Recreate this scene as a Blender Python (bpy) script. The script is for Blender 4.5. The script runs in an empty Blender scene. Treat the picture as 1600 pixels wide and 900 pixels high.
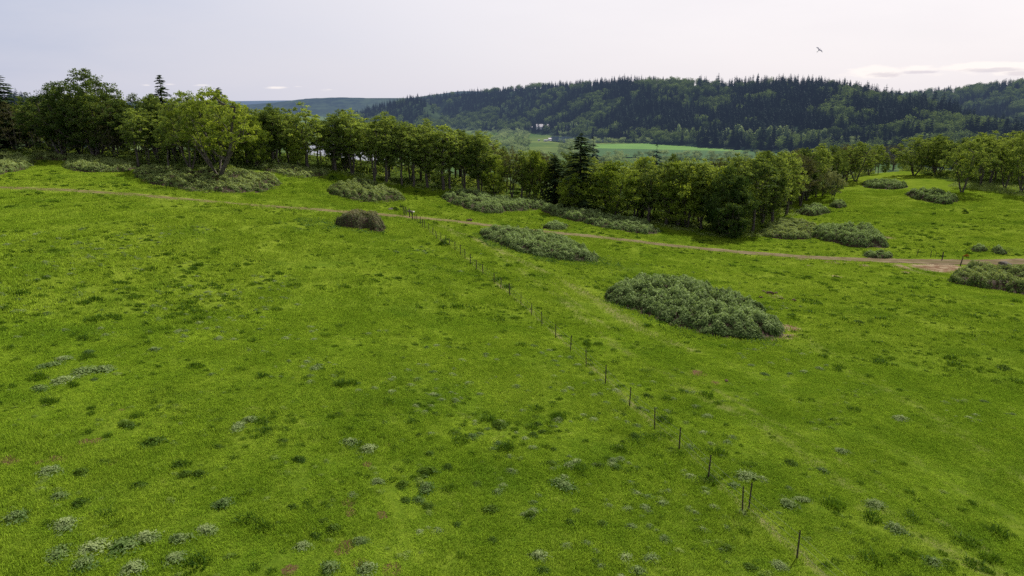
import bpy, math, random
import numpy as np
from mathutils import Vector
random.seed(7); RNG = np.random.default_rng(11)
PI = math.pi
scene = bpy.context.scene
COL = scene.collection

# ---------------------------------------------------------------- camera model
F = 1100.0; CZ = 20.0
PITCH = math.atan((450-162)/F); CP, SP = math.cos(PITCH), math.sin(PITCH)
def ray(px, py):
    x = (np.asarray(px, float)-800)/F; v = (450-np.asarray(py, float))/F
    d = np.stack([x, CP+v*SP, -SP+v*CP], -1)
    return d/np.linalg.norm(d, axis=-1, keepdims=True)
def ucol(x, y):                      # compass direction of a place, as used by the terrain tables
    return 800+F*x/(np.maximum(y, 1e-3)*CP)

# ---------------------------------------------------------------- noise
def vnoise(x, y, seed=0):
    x = np.asarray(x, float); y = np.asarray(y, float)
    xi = np.floor(x).astype(np.int64); yi = np.floor(y).astype(np.int64)
    fx = x-xi; fy = y-yi; fx = fx*fx*(3-2*fx); fy = fy*fy*(3-2*fy)
    def h(a, b):
        n = (a*374761393 + b*668265263 + seed*974634777) & 0xffffffff
        n = ((n ^ (n >> 13))*1274126177) & 0xffffffff
        return ((n ^ (n >> 16)) & 0xffff)/65535.0
    a = h(xi, yi)*(1-fx)+h(xi+1, yi)*fx; b = h(xi, yi+1)*(1-fx)+h(xi+1, yi+1)*fx
    return a*(1-fy)+b*fy
def fbm(x, y, sc, octv=3, seed=0):
    s = 0; a = 1; t = 0
    for i in range(octv):
        s = s+a*vnoise(np.asarray(x)/sc*2**i+i*17.3, np.asarray(y)/sc*2**i+i*9.1, seed+i); t += a; a *= .5
    return s/t
def sstep(a, b, x):
    t = np.clip((np.asarray(x, float)-a)/(b-a), 0, 1); return t*t*(3-2*t)

# ---------------------------------------------------------------- terrain
CTRL = [(0,900,16.5),(400,900,17),(800,900,17.8),(1200,900,18.4),(1600,900,19),
 (0,700,16.4),(400,700,16.8),(800,700,17.9),(1200,700,18.9),(1600,700,20),
 (0,550,16),(400,550,17),(800,550,18.8),(1200,550,20.5),(1600,550,22.3),
 (0,440,15.2),(400,440,17.2),(700,440,19.8),(1000,440,22.6),(1300,440,24.4),(1600,440,25.6),
 (0,340,13.6),(250,340,14.8),(450,340,17),(620,340,20),(800,345,22),(950,360,23.6),(1100,380,25.2),(1250,390,25.8),(1400,390,25.8),(1600,380,25),
 (0,290,12.2),(200,295,13.2),(340,290,14.4),(480,290,15.8),(600,295,17.8),(760,315,20.8),
 (0,250,10.8),(110,247,10.8),(220,258,11.8),(342,268,12.3),(480,264,13.6),(600,282,16.8),(700,297,19.2),(800,310,21.2),(905,328,22.8),(1000,345,24.2),(1130,366,25.6),(1240,330,25),(1340,282,22.3),(1430,271,21.4),(1503,299,21.6),(1600,300,21.4),(-250,260,10.6),(-250,320,12.4),(-250,450,14),(-250,700,15.5),(1850,300,22),(1850,400,25),(1850,600,23),(1850,900,20),(1300,320,24.4),(1420,330,23.8),(1560,340,23.6)]
cp = np.array(CTRL, float); dd = ray(cp[:,0], cp[:,1]); tt = cp[:,2]/-dd[:,2]
CX = dd[:,0]*tt; CY = dd[:,1]*tt; CV = -cp[:,2]
for ax, ay, av in [(-60,5,-16),(0,0,-17),(60,5,-18.5),(-150,60,-13),(150,60,-24)]:
    CX = np.append(CX, ax); CY = np.append(CY, ay); CV = np.append(CV, av)
S0 = 100.
def _k(r2): return 0.5*r2*np.log(r2+1e-9)
def _fit():
    n = len(CX); X = CX/S0; Y = CY/S0
    K = _k((X[:,None]-X)**2+(Y[:,None]-Y)**2)+np.eye(n)*0.004
    P = np.stack([np.ones(n), X, Y], 1)
    A = np.block([[K, P], [P.T, np.zeros((3,3))]])
    return np.linalg.solve(A, np.r_[CV, 0, 0, 0])
W_ = _fit()
def near_z(x, y):
    sh = np.shape(x); x = np.ravel(x)/S0; y = np.ravel(y)/S0; out = np.full(x.shape, W_[-3])+W_[-2]*x+W_[-1]*y
    X = CX/S0; Y = CY/S0
    for i in range(len(X)): out += W_[i]*_k((x-X[i])**2+(y-Y[i])**2)
    return out.reshape(sh)
def tab(u, pts):
    a = np.array(pts, float); return np.interp(u, a[:,0], a[:,1])
EDGE = [(-400,190),(0,185),(400,178),(600,182),(800,172),(1000,165),(1150,165),(1250,190),(1350,235),(1450,262),(1600,262),(2000,250)]
FLOOR = -80.0
# ridges: (u, distance of foot, distance of crest, picture row of the tree tops)
RID = {
 'main': ([(560,3600,4300,176),(640,2800,3500,152),(680,2500,3200,143),(700,2300,2900,141),(780,2050,2700,133),(830,1950,2600,126),(900,1720,2350,122),(980,1520,2150,117),(1040,1430,2050,118),(1090,1370,2000,119),(1130,1320,1950,125),(1160,1290,1900,121),(1220,1240,1850,119),(1280,1180,1800,120),(1330,1130,1750,128),(1380,1100,1650,139),(1440,1050,1550,148),(1500,1000,1450,162),(1560,960,1380,174),(1620,930,1300,186),(1800,900,1200,215)], 27),
 'right': ([(1150,2300,3000,175),(1330,2150,2800,143),(1430,2000,2600,140),(1500,1900,2500,134),(1560,1850,2450,128),(1620,1800,2400,122),(1800,1800,2400,118)], 26),
 'lobe': ([(470,2300,2700,205),(530,2250,2650,178),(560,2200,2600,167),(590,2150,2550,157),(620,2100,2500,149),(650,2080,2450,143),(672,2080,2400,150),(690,2080,2380,168),(710,2080,2380,200)], 26),
 'far': ([(250,5500,7000,168),(380,5300,6500,162),(430,5000,6000,158),(480,4800,5600,152),(530,4700,5500,150),(580,4600,5400,151),(640,4600,5400,151),(720,4700,5500,140),(800,4800,5500,140),(900,4900,5500,165)], 10),
 'horizon': ([(-400,11000,13500,160),(100,11000,13500,161),(300,11000,13500,159),(450,11000,13500,157),(900,11000,13500,162),(2000,11000,13500,160)], 0),
 'left': ([(-500,800,1250,140),(-100,850,1300,144),(0,900,1350,147),(40,950,1400,148),(70,1000,1450,155),(100,1050,1500,168),(140,1100,1550,190)], 24),
}
def ridge_z(u, r, key, gully=True):
    t, th = RID[key]; a = np.array(t, float)
    db = np.interp(u, a[:,0], a[:,1]); dc = np.interp(u, a[:,0], a[:,2]); yt = np.interp(u, a[:,0], a[:,3])
    ang = np.arctan((450-yt)/F)-PITCH
    zc = np.tan(ang)*dc-th
    zc = np.where((u < a[0,0]) | (u > a[-1,0]), FLOOR, zc)
    t = (r-db)/(dc-db)
    s = np.clip(t, 0, 1); s = s*s*(3-2*s)*.6+s*.4
    if gully: s = s*(1+0.18*(fbm(u*2.2, r*.25, 90, 2, 5)-.5)*np.sin(PI*np.clip(t,0,1)))
    z = FLOOR+(zc-FLOOR)*s-np.maximum(0, r-dc)*.12
    return z
def Hrel(x, y):
    x = np.asarray(x, float); y = np.asarray(y, float)
    r = np.hypot(x, y)+1e-6; u = ucol(x, y)
    u = np.where(y < 1, np.where(x < 0, -3000, 4000), u); u = np.clip(u, -3000, 4000)
    E = tab(u, EDGE); k = np.minimum(1, E/r)
    zn = near_z(x*k, y*k)
    zn = zn+0.35*(fbm(x, y, 14, 3, 1)-.5)*sstep(10, 30, r)+0.12*(fbm(x, y, 2.5, 2, 2)-.5)
    t = np.clip((r-E)/330, 0, 1); t = t*t*(3-2*t)
    z = zn*(1-t)+(FLOOR+1.5*(fbm(x, y, 120, 3, 8)-.5))*t
    for k_ in RID: z = np.where(r > 700, np.maximum(z, ridge_z(u, r, k_)), z)
    return z
def H(x, y): return Hrel(x, y)+CZ
_ts = 8*1.006**np.arange(1200)
def pick(px, py):
    px = np.atleast_1d(np.asarray(px, float)); py = np.atleast_1d(np.asarray(py, float))
    d = ray(px, py)
    P = d[:,None,:]*_ts[None,:,None]
    g = P[...,2]-Hrel(P[...,0], P[...,1]) < 0
    i = np.argmax(g, 1); i = np.where(g.any(1), i, 900)
    lo = _ts[np.maximum(i-1, 0)]; hi = _ts[i]
    for _ in range(12):
        m = (lo+hi)/2; Q = d*m[:,None]; b = Q[:,2] < Hrel(Q[:,0], Q[:,1])
        hi = np.where(b, m, hi); lo = np.where(b, lo, m)
    Q = d*hi[:,None]; return np.stack([Q[:,0], Q[:,1], Hrel(Q[:,0], Q[:,1])+CZ], 1)
def pick1(px, py): return Vector(pick(px, py)[0])

# ---------------------------------------------------------------- helpers
def tag(o, label=None, cat=None, group=None, kind=None):
    if label: o['label'] = label
    if cat: o['category'] = cat
    if group: o['group'] = group
    if kind: o['kind'] = kind
    return o
def mesh_np(name, v, f, mats=(), attrs=None, smooth=False, midx=None):
    v = np.ascontiguousarray(v, dtype=np.float32); f = np.asarray(f, dtype=np.int32); n = f.shape[1]
    me = bpy.data.meshes.new(name)
    me.vertices.add(len(v)); me.vertices.foreach_set('co', v.ravel())
    me.loops.add(f.size); me.loops.foreach_set('vertex_index', f.ravel())
    me.polygons.add(len(f)); me.polygons.foreach_set('loop_start', np.arange(0, f.size, n, dtype=np.int32))
    me.polygons.foreach_set('use_smooth', np.full(len(f), smooth))
    for m in mats: me.materials.append(m)
    if midx is not None: me.polygons.foreach_set('material_index', np.asarray(midx, np.int32))
    for k_, (dom, arr) in (attrs or {}).items():
        a = me.attributes.new(k_, 'FLOAT', dom); a.data.foreach_set('value', np.ascontiguousarray(arr, np.float32))
    me.update(calc_edges=True); me.validate()
    return me
def link(name, me, parent=None, loc=None, rz=0, sc=None):
    o = bpy.data.objects.new(name, me); COL.objects.link(o)
    if parent: o.parent = parent
    if loc is not None: o.location = loc
    o.rotation_euler.z = rz
    if sc is not None: o.scale = sc
    return o
def quads_from(c, a, b):      # centres, half axes -> quad verts/faces (diamond leaf)
    n = len(c); v = np.stack([c-a, c-b*.9+a*.1, c+a, c+b*.9+a*.1], 1).reshape(-1,3)
    return v, np.arange(4*n).reshape(-1,4)
def rand_unit(n, rng):
    v = rng.normal(size=(n,3)); return v/np.linalg.norm(v, axis=1, keepdims=True)
def tubes(p0, p1, r0, r1, sides=5):
    p0 = np.asarray(p0,float); p1 = np.asarray(p1,float); d = p1-p0; L = np.linalg.norm(d,axis=1,keepdims=True)+1e-9; d /= L
    ref = np.where(np.abs(d[:,2:3]) > .9, [[1.,0,0]], [[0,0,1.]]); a = np.cross(d, ref); a /= np.linalg.norm(a,axis=1,keepdims=True); b = np.cross(d, a)
    th = np.arange(sides)*2*PI/sides; n = len(p0)
    ring = a[:,None,:]*np.cos(th)[None,:,None]+b[:,None,:]*np.sin(th)[None,:,None]
    v0 = p0[:,None,:]-d[:,None,:]*np.asarray(r0)[:,None,None]*.3+ring*np.asarray(r0)[:,None,None]; v1 = p1[:,None,:]+ring*np.asarray(r1)[:,None,None]
    v = np.concatenate([v0, v1], 1).reshape(-1,3); base = (np.arange(n)*2*sides)[:,None]; i = np.arange(sides); j = (i+1) % sides
    f = np.stack([base+i, base+j, base+sides+j, base+sides+i], -1).reshape(-1,4)
    return v, f
def merge(parts):
    vs, fs, o = [], [], 0
    for v, f in parts: vs.append(v); fs.append(np.asarray(f)+o); o += len(v)
    return np.concatenate(vs), np.concatenate(fs)

# ---------------------------------------------------------------- materials
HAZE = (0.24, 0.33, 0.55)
def newmat(name):
    m = bpy.data.materials.new(name); m.use_nodes = True; nt = m.node_tree; nt.nodes.clear(); return m, nt
def N(nt, t, **kw):
    n = nt.nodes.new(t)
    for k_, v_ in kw.items():
        if k_ in n.inputs: n.inputs[k_].default_value = v_
        else: setattr(n, k_, v_)
    return n
def math_(nt, op, a, b=None, clamp=False):
    n = nt.nodes.new('ShaderNodeMath'); n.operation = op; n.use_clamp = clamp
    for i, v_ in enumerate((a, b)):
        if v_ is None: continue
        if isinstance(v_, (int, float)): n.inputs[i].default_value = v_
        else: nt.links.new(v_, n.inputs[i])
    return n.outputs[0]
def mixc(nt, f, a, b, mode='MIX'):
    n = nt.nodes.new('ShaderNodeMix'); n.data_type = 'RGBA'; n.blend_type = mode
    for s, v_ in ((n.inputs[0], f), (n.inputs[6], a), (n.inputs[7], b)):
        if isinstance(v_, (int, float)): s.default_value = v_
        elif isinstance(v_, tuple): s.default_value = (*v_[:3], 1)
        else: nt.links.new(v_, s)
    return n.outputs[2]
def noise(nt, vec, scale, detail=3, rough=.55):
    n = nt.nodes.new('ShaderNodeTexNoise'); n.inputs['Scale'].default_value = scale; n.inputs['Detail'].default_value = detail; n.inputs['Roughness'].default_value = rough
    if vec is not None: nt.links.new(vec, n.inputs['Vector'])
    return n.outputs[0]
def ramp(nt, fac, a, b):
    n = nt.nodes.new('ShaderNodeMapRange'); n.inputs[1].default_value = a; n.inputs[2].default_value = b; n.interpolation_type = 'SMOOTHSTEP'
    nt.links.new(fac, n.inputs[0]); return n.outputs[0]
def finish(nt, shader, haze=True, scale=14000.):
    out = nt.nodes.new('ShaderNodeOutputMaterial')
    if haze:                       # air haze painted as a glow into the surface, growing with distance (world position)
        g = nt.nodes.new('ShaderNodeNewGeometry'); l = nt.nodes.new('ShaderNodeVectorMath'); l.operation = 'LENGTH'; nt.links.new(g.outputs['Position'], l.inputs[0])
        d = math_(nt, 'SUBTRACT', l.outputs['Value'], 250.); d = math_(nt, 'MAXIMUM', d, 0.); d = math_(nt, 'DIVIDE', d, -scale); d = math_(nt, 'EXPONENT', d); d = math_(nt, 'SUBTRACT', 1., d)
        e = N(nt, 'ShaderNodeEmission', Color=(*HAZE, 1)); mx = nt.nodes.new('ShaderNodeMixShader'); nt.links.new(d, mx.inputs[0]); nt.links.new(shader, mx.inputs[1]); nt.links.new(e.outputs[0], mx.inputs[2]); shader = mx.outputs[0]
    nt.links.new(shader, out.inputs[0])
def wpos(nt): return nt.nodes.new('ShaderNodeNewGeometry').outputs['Position']
def stretch(nt, vec, s):
    m = nt.nodes.new('ShaderNodeVectorMath'); m.operation = 'MULTIPLY'; nt.links.new(vec, m.inputs[0]); m.inputs[1].default_value = s; return m.outputs[0]
def attr(nt, name): n = nt.nodes.new('ShaderNodeAttribute'); n.attribute_name = name; return n.outputs['Fac']
def leaf_shader(nt, col, trans=.35, gain=(1.5,1.35,.7), rough=.6):
    d = N(nt, 'ShaderNodeBsdfDiffuse'); nt.links.new(col, d.inputs[0])
    t = N(nt, 'ShaderNodeBsdfTranslucent'); nt.links.new(mixc(nt, 1., col, gain, 'MULTIPLY'), t.inputs[0])
    m = nt.nodes.new('ShaderNodeMixShader'); m.inputs[0].default_value = trans; nt.links.new(d.outputs[0], m.inputs[1]); nt.links.new(t.outputs[0], m.inputs[2])
    g = N(nt, 'ShaderNodeBsdfGlossy', Roughness=.5); g.inputs[0].default_value = (.6,.65,.7,1)
    m2 = nt.nodes.new('ShaderNodeMixShader'); m2.inputs[0].default_value = .008; nt.links.new(m.outputs[0], m2.inputs[1]); nt.links.new(g.outputs[0], m2.inputs[2])
    return m2.outputs[0]
def leaf_mat(name, dark, light, trans=.35, haze=False, tone='tone', pos_scale=.25, objvar=.5, gain=(1.5,1.35,.7)):
    m, nt = newmat(name)
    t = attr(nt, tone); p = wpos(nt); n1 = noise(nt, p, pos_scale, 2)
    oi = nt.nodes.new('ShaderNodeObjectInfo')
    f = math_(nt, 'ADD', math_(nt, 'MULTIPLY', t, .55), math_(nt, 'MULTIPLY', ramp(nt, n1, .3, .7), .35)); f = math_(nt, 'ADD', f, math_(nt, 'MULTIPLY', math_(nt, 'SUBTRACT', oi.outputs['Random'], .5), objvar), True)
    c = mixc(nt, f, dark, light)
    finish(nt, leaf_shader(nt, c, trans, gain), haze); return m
def grass_color(nt, blade):
    p = wpos(nt)
    big = ramp(nt, noise(nt, p, .035, 3), .35, .65); mid = ramp(nt, noise(nt, p, .28, 4, .6), .3, .72); fine = ramp(nt, noise(nt, p, 2.2, 4, .65), .3, .7)
    a = mixc(nt, mid, (.145,.213,.017), (.210,.282,.026)); b = mixc(nt, mid, (.178,.242,.021), (.250,.318,.035))
    c = mixc(nt, big, a, b)
    pat = ramp(nt, noise(nt, p, 2.1, 4, .62), .56, .68); c = mixc(nt, math_(nt, 'MULTIPLY', pat, .30), c, (.040,.095,.010)); pat2 = ramp(nt, noise(nt, p, .16, 3, .6), .50, .72); c = mixc(nt, math_(nt, 'MULTIPLY', pat2, .4), c, (.045,.11,.012))
    ly = nt.nodes.new('ShaderNodeSeparateXYZ'); nt.links.new(p, ly.inputs[0]); nearm = math_(nt, 'SUBTRACT', 1., ramp(nt, math_(nt, 'ADD', ly.outputs[1], math_(nt, 'MULTIPLY', ly.outputs[0], -.35)), 22., 75.)); c = mixc(nt, math_(nt, 'MULTIPLY', nearm, .38), c, mixc(nt, mid, (.076,.132,.011), (.116,.178,.016)))   # near slope painted darker, for the shade in gaps between its blades
    c = mixc(nt, fine, mixc(nt, .52, c, (.055,.11,.008)), c)
    dry = ramp(nt, noise(nt, stretch(nt, p, (1,1,1)), .55, 5, .7), .60, .74)
    c = mixc(nt, math_(nt, 'MULTIPLY', dry, .32), c, (.24,.25,.09))
    return c, p
def mat_pasture():
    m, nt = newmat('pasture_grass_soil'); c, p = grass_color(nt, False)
    f2 = ramp(nt, noise(nt, p, 7., 3, .7), .35, .65); c = mixc(nt, math_(nt,'MULTIPLY',f2,.35), c, mixc(nt, .5, c, (.03,.07,.008)))
    worn = attr(nt, 'worn'); n = noise(nt, p, 1.3, 4, .7); w = ramp(nt, math_(nt, 'ADD', worn, math_(nt, 'MULTIPLY', math_(nt, 'SUBTRACT', n, .5), .9)), .35, .85)
    c = mixc(nt, math_(nt, 'MULTIPLY', w, .85), c, (.215,.205,.085))
    dirt = attr(nt, 'dirt'); n3 = noise(nt, p, 2.5, 4, .7); dm = ramp(nt, math_(nt, 'ADD', dirt, math_(nt, 'MULTIPLY', math_(nt, 'SUBTRACT', n3, .5), .9)), .42, .62)
    ln = nt.nodes.new('ShaderNodeVectorMath'); ln.operation = 'LENGTH'; nt.links.new(p, ln.inputs[0]); soil = mixc(nt, ramp(nt, ln.outputs['Value'], 48., 80.), (.13,.075,.045), mixc(nt, ramp(nt, noise(nt, p, .8, 3), .35, .65), (.18,.11,.07), (.34,.27,.18)))
    c = mixc(nt, dm, c, soil)
    c = mixc(nt, math_(nt, 'MULTIPLY', ramp(nt, math_(nt, 'ADD', attr(nt, 'wood'), math_(nt, 'MULTIPLY', math_(nt, 'SUBTRACT', n3, .5), .6)), .3, .7), .85), c, (.050,.080,.020))  # ground darkened under the trees: leaf litter and painted tree shade
    d = N(nt, 'ShaderNodeBsdfDiffuse'); nt.links.new(c, d.inputs[0])
    b = nt.nodes.new('ShaderNodeBump'); b.inputs['Strength'].default_value = .9; b.inputs['Distance'].default_value = .12; nt.links.new(noise(nt, p, 3.5, 5, .7), b.inputs['Height']); nt.links.new(b.outputs[0], d.inputs['Normal'])
    finish(nt, d.outputs[0]); return m
def mat_blade():
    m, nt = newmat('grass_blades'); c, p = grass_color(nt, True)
    t = attr(nt, 'tone'); c = mixc(nt, t, mixc(nt, .15, c, (.03,.09,.006)), mixc(nt, .10, c, (.18,.27,.02)))
    c = mixc(nt, 1., c, (2.25,2.3,1.9), 'MULTIPLY')
    g = nt.nodes.new('ShaderNodeNewGeometry'); sc_ = nt.nodes.new('ShaderNodeVectorMath'); sc_.operation = 'SCALE'; nt.links.new(g.outputs['Normal'], sc_.inputs[0]); sc_.inputs['Scale'].default_value = .45
    ad = nt.nodes.new('ShaderNodeVectorMath'); ad.operation = 'ADD'; nt.links.new(sc_.outputs[0], ad.inputs[0]); ad.inputs[1].default_value = (0,0,1); no = nt.nodes.new('ShaderNodeVectorMath'); no.operation = 'NORMALIZE'; nt.links.new(ad.outputs[0], no.inputs[0])
    d = N(nt, 'ShaderNodeBsdfDiffuse'); nt.links.new(c, d.inputs[0]); nt.links.new(no.outputs[0], d.inputs['Normal'])
    tr = N(nt, 'ShaderNodeBsdfTranslucent'); nt.links.new(c, tr.inputs[0]); ms = nt.nodes.new('ShaderNodeMixShader'); ms.inputs[0].default_value = .25; nt.links.new(d.outputs[0], ms.inputs[1]); nt.links.new(tr.outputs[0], ms.inputs[2])
    finish(nt, ms.outputs[0], False); return m
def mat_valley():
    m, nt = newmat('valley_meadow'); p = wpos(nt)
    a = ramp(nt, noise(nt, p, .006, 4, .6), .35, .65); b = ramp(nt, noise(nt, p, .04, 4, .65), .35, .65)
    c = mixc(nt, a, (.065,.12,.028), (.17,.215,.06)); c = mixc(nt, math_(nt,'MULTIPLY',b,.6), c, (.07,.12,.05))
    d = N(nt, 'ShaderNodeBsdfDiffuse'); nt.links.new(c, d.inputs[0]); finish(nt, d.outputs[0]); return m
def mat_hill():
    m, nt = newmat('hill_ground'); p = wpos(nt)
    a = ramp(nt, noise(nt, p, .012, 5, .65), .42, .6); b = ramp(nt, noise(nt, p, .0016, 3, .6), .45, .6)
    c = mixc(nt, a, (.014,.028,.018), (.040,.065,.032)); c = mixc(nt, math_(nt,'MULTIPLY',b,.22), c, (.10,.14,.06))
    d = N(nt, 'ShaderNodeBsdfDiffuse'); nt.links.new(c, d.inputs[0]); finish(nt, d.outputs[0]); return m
def plain(name, a, b, scale, rough=.9, haze=False, spec=.2, bump=0):
    m, nt = newmat(name); p = wpos(nt) if haze is not None else None
    c = mixc(nt, ramp(nt, noise(nt, p, scale, 4, .65), .3, .7), a, b)
    s = N(nt, 'ShaderNodeBsdfPrincipled', Roughness=rough); s.inputs['Specular IOR Level'].default_value = spec; nt.links.new(c, s.inputs[0])
    if bump:
        bn = nt.nodes.new('ShaderNodeBump'); bn.inputs['Strength'].default_value = bump; bn.inputs['Distance'].default_value = .05; nt.links.new(noise(nt, p, scale*2, 4, .7), bn.inputs['Height']); nt.links.new(bn.outputs[0], s.inputs['Normal'])
    finish(nt, s.outputs[0], bool(haze)); return m
def mat_track():
    m, nt = newmat('track_gravel'); p = wpos(nt)
    cr = attr(nt, 'cross'); al = attr(nt, 'along')
    edge = math_(nt, 'SUBTRACT', 1., math_(nt, 'ABSOLUTE', cr))
    n = noise(nt, p, 1.1, 5, .75)
    grassy = math_(nt, 'SUBTRACT', 1., al)
    rut = math_(nt, 'ABSOLUTE', math_(nt, 'SUBTRACT', math_(nt, 'ABSOLUTE', cr), .45))          # 0 in the ruts
    mid = math_(nt, 'MULTIPLY', ramp(nt, rut, .08, .4), math_(nt, 'ADD', math_(nt, 'MULTIPLY', grassy, .5), .28))
    cov = math_(nt, 'SUBTRACT', math_(nt, 'ADD', math_(nt, 'MULTIPLY', edge, 1.5), math_(nt, 'MULTIPLY', math_(nt, 'SUBTRACT', n, .5), 1.6)), mid)
    cov = math_(nt, 'SUBTRACT', cov, math_(nt, 'MULTIPLY', grassy, .42))
    a = ramp(nt, cov, .12, .5)
    soil = mixc(nt, ramp(nt, noise(nt, p, .5, 4), .3, .7), (.15,.112,.07), (.265,.21,.14)); soil = mixc(nt, ramp(nt, noise(nt, p, 6, 3, .8), .3, .7), soil, mixc(nt, .4, soil, (.15,.10,.07)))
    soil = mixc(nt, math_(nt, 'MULTIPLY', ramp(nt, rut, .06, .30), .45), soil, (.13,.125,.05))
    soil = mixc(nt, math_(nt, 'MULTIPLY', grassy, .45), soil, (.22,.20,.06))
    d = N(nt, 'ShaderNodeBsdfDiffuse'); nt.links.new(soil, d.inputs[0]); t = nt.nodes.new('ShaderNodeBsdfTransparent')
    mx = nt.nodes.new('ShaderNodeMixShader'); nt.links.new(a, mx.inputs[0]); nt.links.new(t.outputs[0], mx.inputs[1]); nt.links.new(d.outputs[0], mx.inputs[2]); finish(nt, mx.outputs[0], False); return m
def mat_water():
    m, nt = newmat('river_water'); s = N(nt, 'ShaderNodeBsdfPrincipled', Roughness=.08); s.inputs[0].default_value = (.02,.035,.035,1); s.inputs['Specular IOR Level'].default_value = .6
    b = nt.nodes.new('ShaderNodeBump'); b.inputs['Strength'].default_value = .15; nt.links.new(noise(nt, wpos(nt), .3, 3), b.inputs['Height']); nt.links.new(b.outputs[0], s.inputs['Normal']); finish(nt, s.outputs[0]); return m

M_past = mat_pasture(); M_blade = mat_blade(); M_val = mat_valley(); M_hill = mat_hill(); M_track = mat_track(); M_water = mat_water()
M_bark = plain('oak_bark', (.05,.042,.034), (.15,.13,.11), 3., bump=.6)
M_barkc = plain('conifer_bark', (.03,.022,.017), (.06,.045,.035), 3., bump=.6)
M_oak = leaf_mat('oak_leaves', (.080,.130,.034), (.32,.42,.095), .45)
M_oak_dark = leaf_mat('dark_broadleaf_leaves', (.038,.075,.020), (.16,.225,.050), .36)
M_oak_light = leaf_mat('fresh_green_leaves', (.095,.155,.022), (.34,.44,.065), .45)
M_hero = leaf_mat('bright_oak_leaves', (.10,.165,.024), (.42,.52,.085), .48)  # oak leaf colour lightened so this crown stands out
M_oak_pale = leaf_mat('pale_grey_green_leaves', (.12,.15,.065), (.30,.34,.17), .30)
M_twiggy = leaf_mat('sparse_brownish_leaves', (.055,.062,.028), (.15,.155,.065), .28)
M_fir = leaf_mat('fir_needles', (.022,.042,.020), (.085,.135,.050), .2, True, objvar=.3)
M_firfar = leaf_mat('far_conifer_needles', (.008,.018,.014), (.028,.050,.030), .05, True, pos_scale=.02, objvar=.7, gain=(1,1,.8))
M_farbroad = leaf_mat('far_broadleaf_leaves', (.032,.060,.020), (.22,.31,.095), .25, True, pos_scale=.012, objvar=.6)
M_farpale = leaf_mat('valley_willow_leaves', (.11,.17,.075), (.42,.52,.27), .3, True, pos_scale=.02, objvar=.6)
M_bramble = leaf_mat('bramble_leaves', (.040,.082,.016), (.43,.54,.22), .27, pos_scale=.9, objvar=.15, gain=(1.2,1.3,.7))
M_bramble_g = leaf_mat('fresh_bramble_leaves', (.065,.120,.022), (.42,.51,.19), .27, pos_scale=.7, objvar=.15)
M_brown = leaf_mat('brownish_shrub_leaves', (.055,.115,.026), (.30,.26,.17), .25, pos_scale=.8, objvar=0)
M_cane = plain('bramble_canes', (.030,.022,.015), (.085,.055,.038), 4.)
M_silver = leaf_mat('silvery_weed_leaves', (.075,.15,.024), (.37,.44,.19), .25, pos_scale=1.2, objvar=.6, gain=(1.1,1.2,.8))
M_weed = leaf_mat('dark_weed_leaves', (.038,.090,.008), (.13,.21,.022), .3, pos_scale=1.2, objvar=.4)
M_tuft = leaf_mat('tall_grass_tuft', (.040,.095,.010), (.105,.195,.016), .38, pos_scale=1., objvar=.5)
M_wood = plain('weathered_post_wood', (.05,.042,.034), (.12,.10,.08), 8., bump=.4)
M_steel = plain('rusty_post_steel', (.035,.028,.024), (.08,.055,.042), 9., rough=.6, spec=.4)
M_wire = plain('galvanised_wire', (.16,.16,.15), (.24,.24,.23), 5., rough=.5)
M_rock = plain('field_stone', (.07,.06,.055), (.2,.175,.15), 3., bump=.8)
M_clod = plain('dug_earth', (.05,.032,.022), (.13,.08,.055), 4., bump=.8)
M_white = plain('white_stone', (.5,.48,.44), (.72,.7,.66), 3.)
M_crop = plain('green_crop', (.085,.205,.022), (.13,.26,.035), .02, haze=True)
M_cropd = plain('dark_green_strip', (.028,.085,.014), (.04,.11,.018), .02, haze=True)  # near strip of the field, set in a darker green
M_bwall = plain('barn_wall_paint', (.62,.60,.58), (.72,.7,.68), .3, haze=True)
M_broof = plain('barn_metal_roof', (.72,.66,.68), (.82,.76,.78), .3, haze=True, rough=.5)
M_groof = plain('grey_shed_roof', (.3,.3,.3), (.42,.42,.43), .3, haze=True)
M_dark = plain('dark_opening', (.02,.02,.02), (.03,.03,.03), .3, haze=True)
M_bird = leaf_mat('bird_plumage', (.75,.72,.80), (.85,.83,.9), .5, objvar=0, gain=(1,1,1))

# ---------------------------------------------------------------- wear and bare soil
ROAD = [(-60,289),(0,293),(100,297),(200,304),(300,313),(400,321),(500,328),(560,332),(620,337),(680,342),(740,349),(800,357),(860,363),(920,369),(1000,378),(1100,389),(1200,398),(1300,404),(1400,408),(1500,410),(1600,409),(1700,407)]
FENCE = [(626,329),(632,336),(640,339),(644,343),(648,346),(652,348),(657,350),(660,355),(664,358),(670,362),(676,368),(682,374),(689,377),(696,381),(703,386),(711,392),(719,398),(727,405),(735,413),(744,422),(755,430),(772,444),(782,452),(797,464),(814,479),(830,494),(847,511),(868,529),(891,550),(916,573),(946,601),(983,637),(1023,671),(1061,703),(1106,750),(1160,800),(1245,873),(1345,965)]
def path_pts(px, k=6):
    a = np.array(px, float); t = np.arange(len(a)); tt = np.linspace(0, len(a)-1, (len(a)-1)*k+1)
    return pick(np.interp(tt, t, a[:,0]), np.interp(tt, t, a[:,1]))
def seg_dist(x, y, P):
    x = np.ravel(x); y = np.ravel(y); best = np.full(x.shape, 1e9)
    for a, b in zip(P[:-1], P[1:]):
        dx, dy = b[0]-a[0], b[1]-a[1]; L = dx*dx+dy*dy+1e-9; t = np.clip(((x-a[0])*dx+(y-a[1])*dy)/L, 0, 1)
        best = np.minimum(best, np.hypot(x-a[0]-t*dx, y-a[1]-t*dy))
    return best
road_w = path_pts(ROAD, 4)
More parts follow.
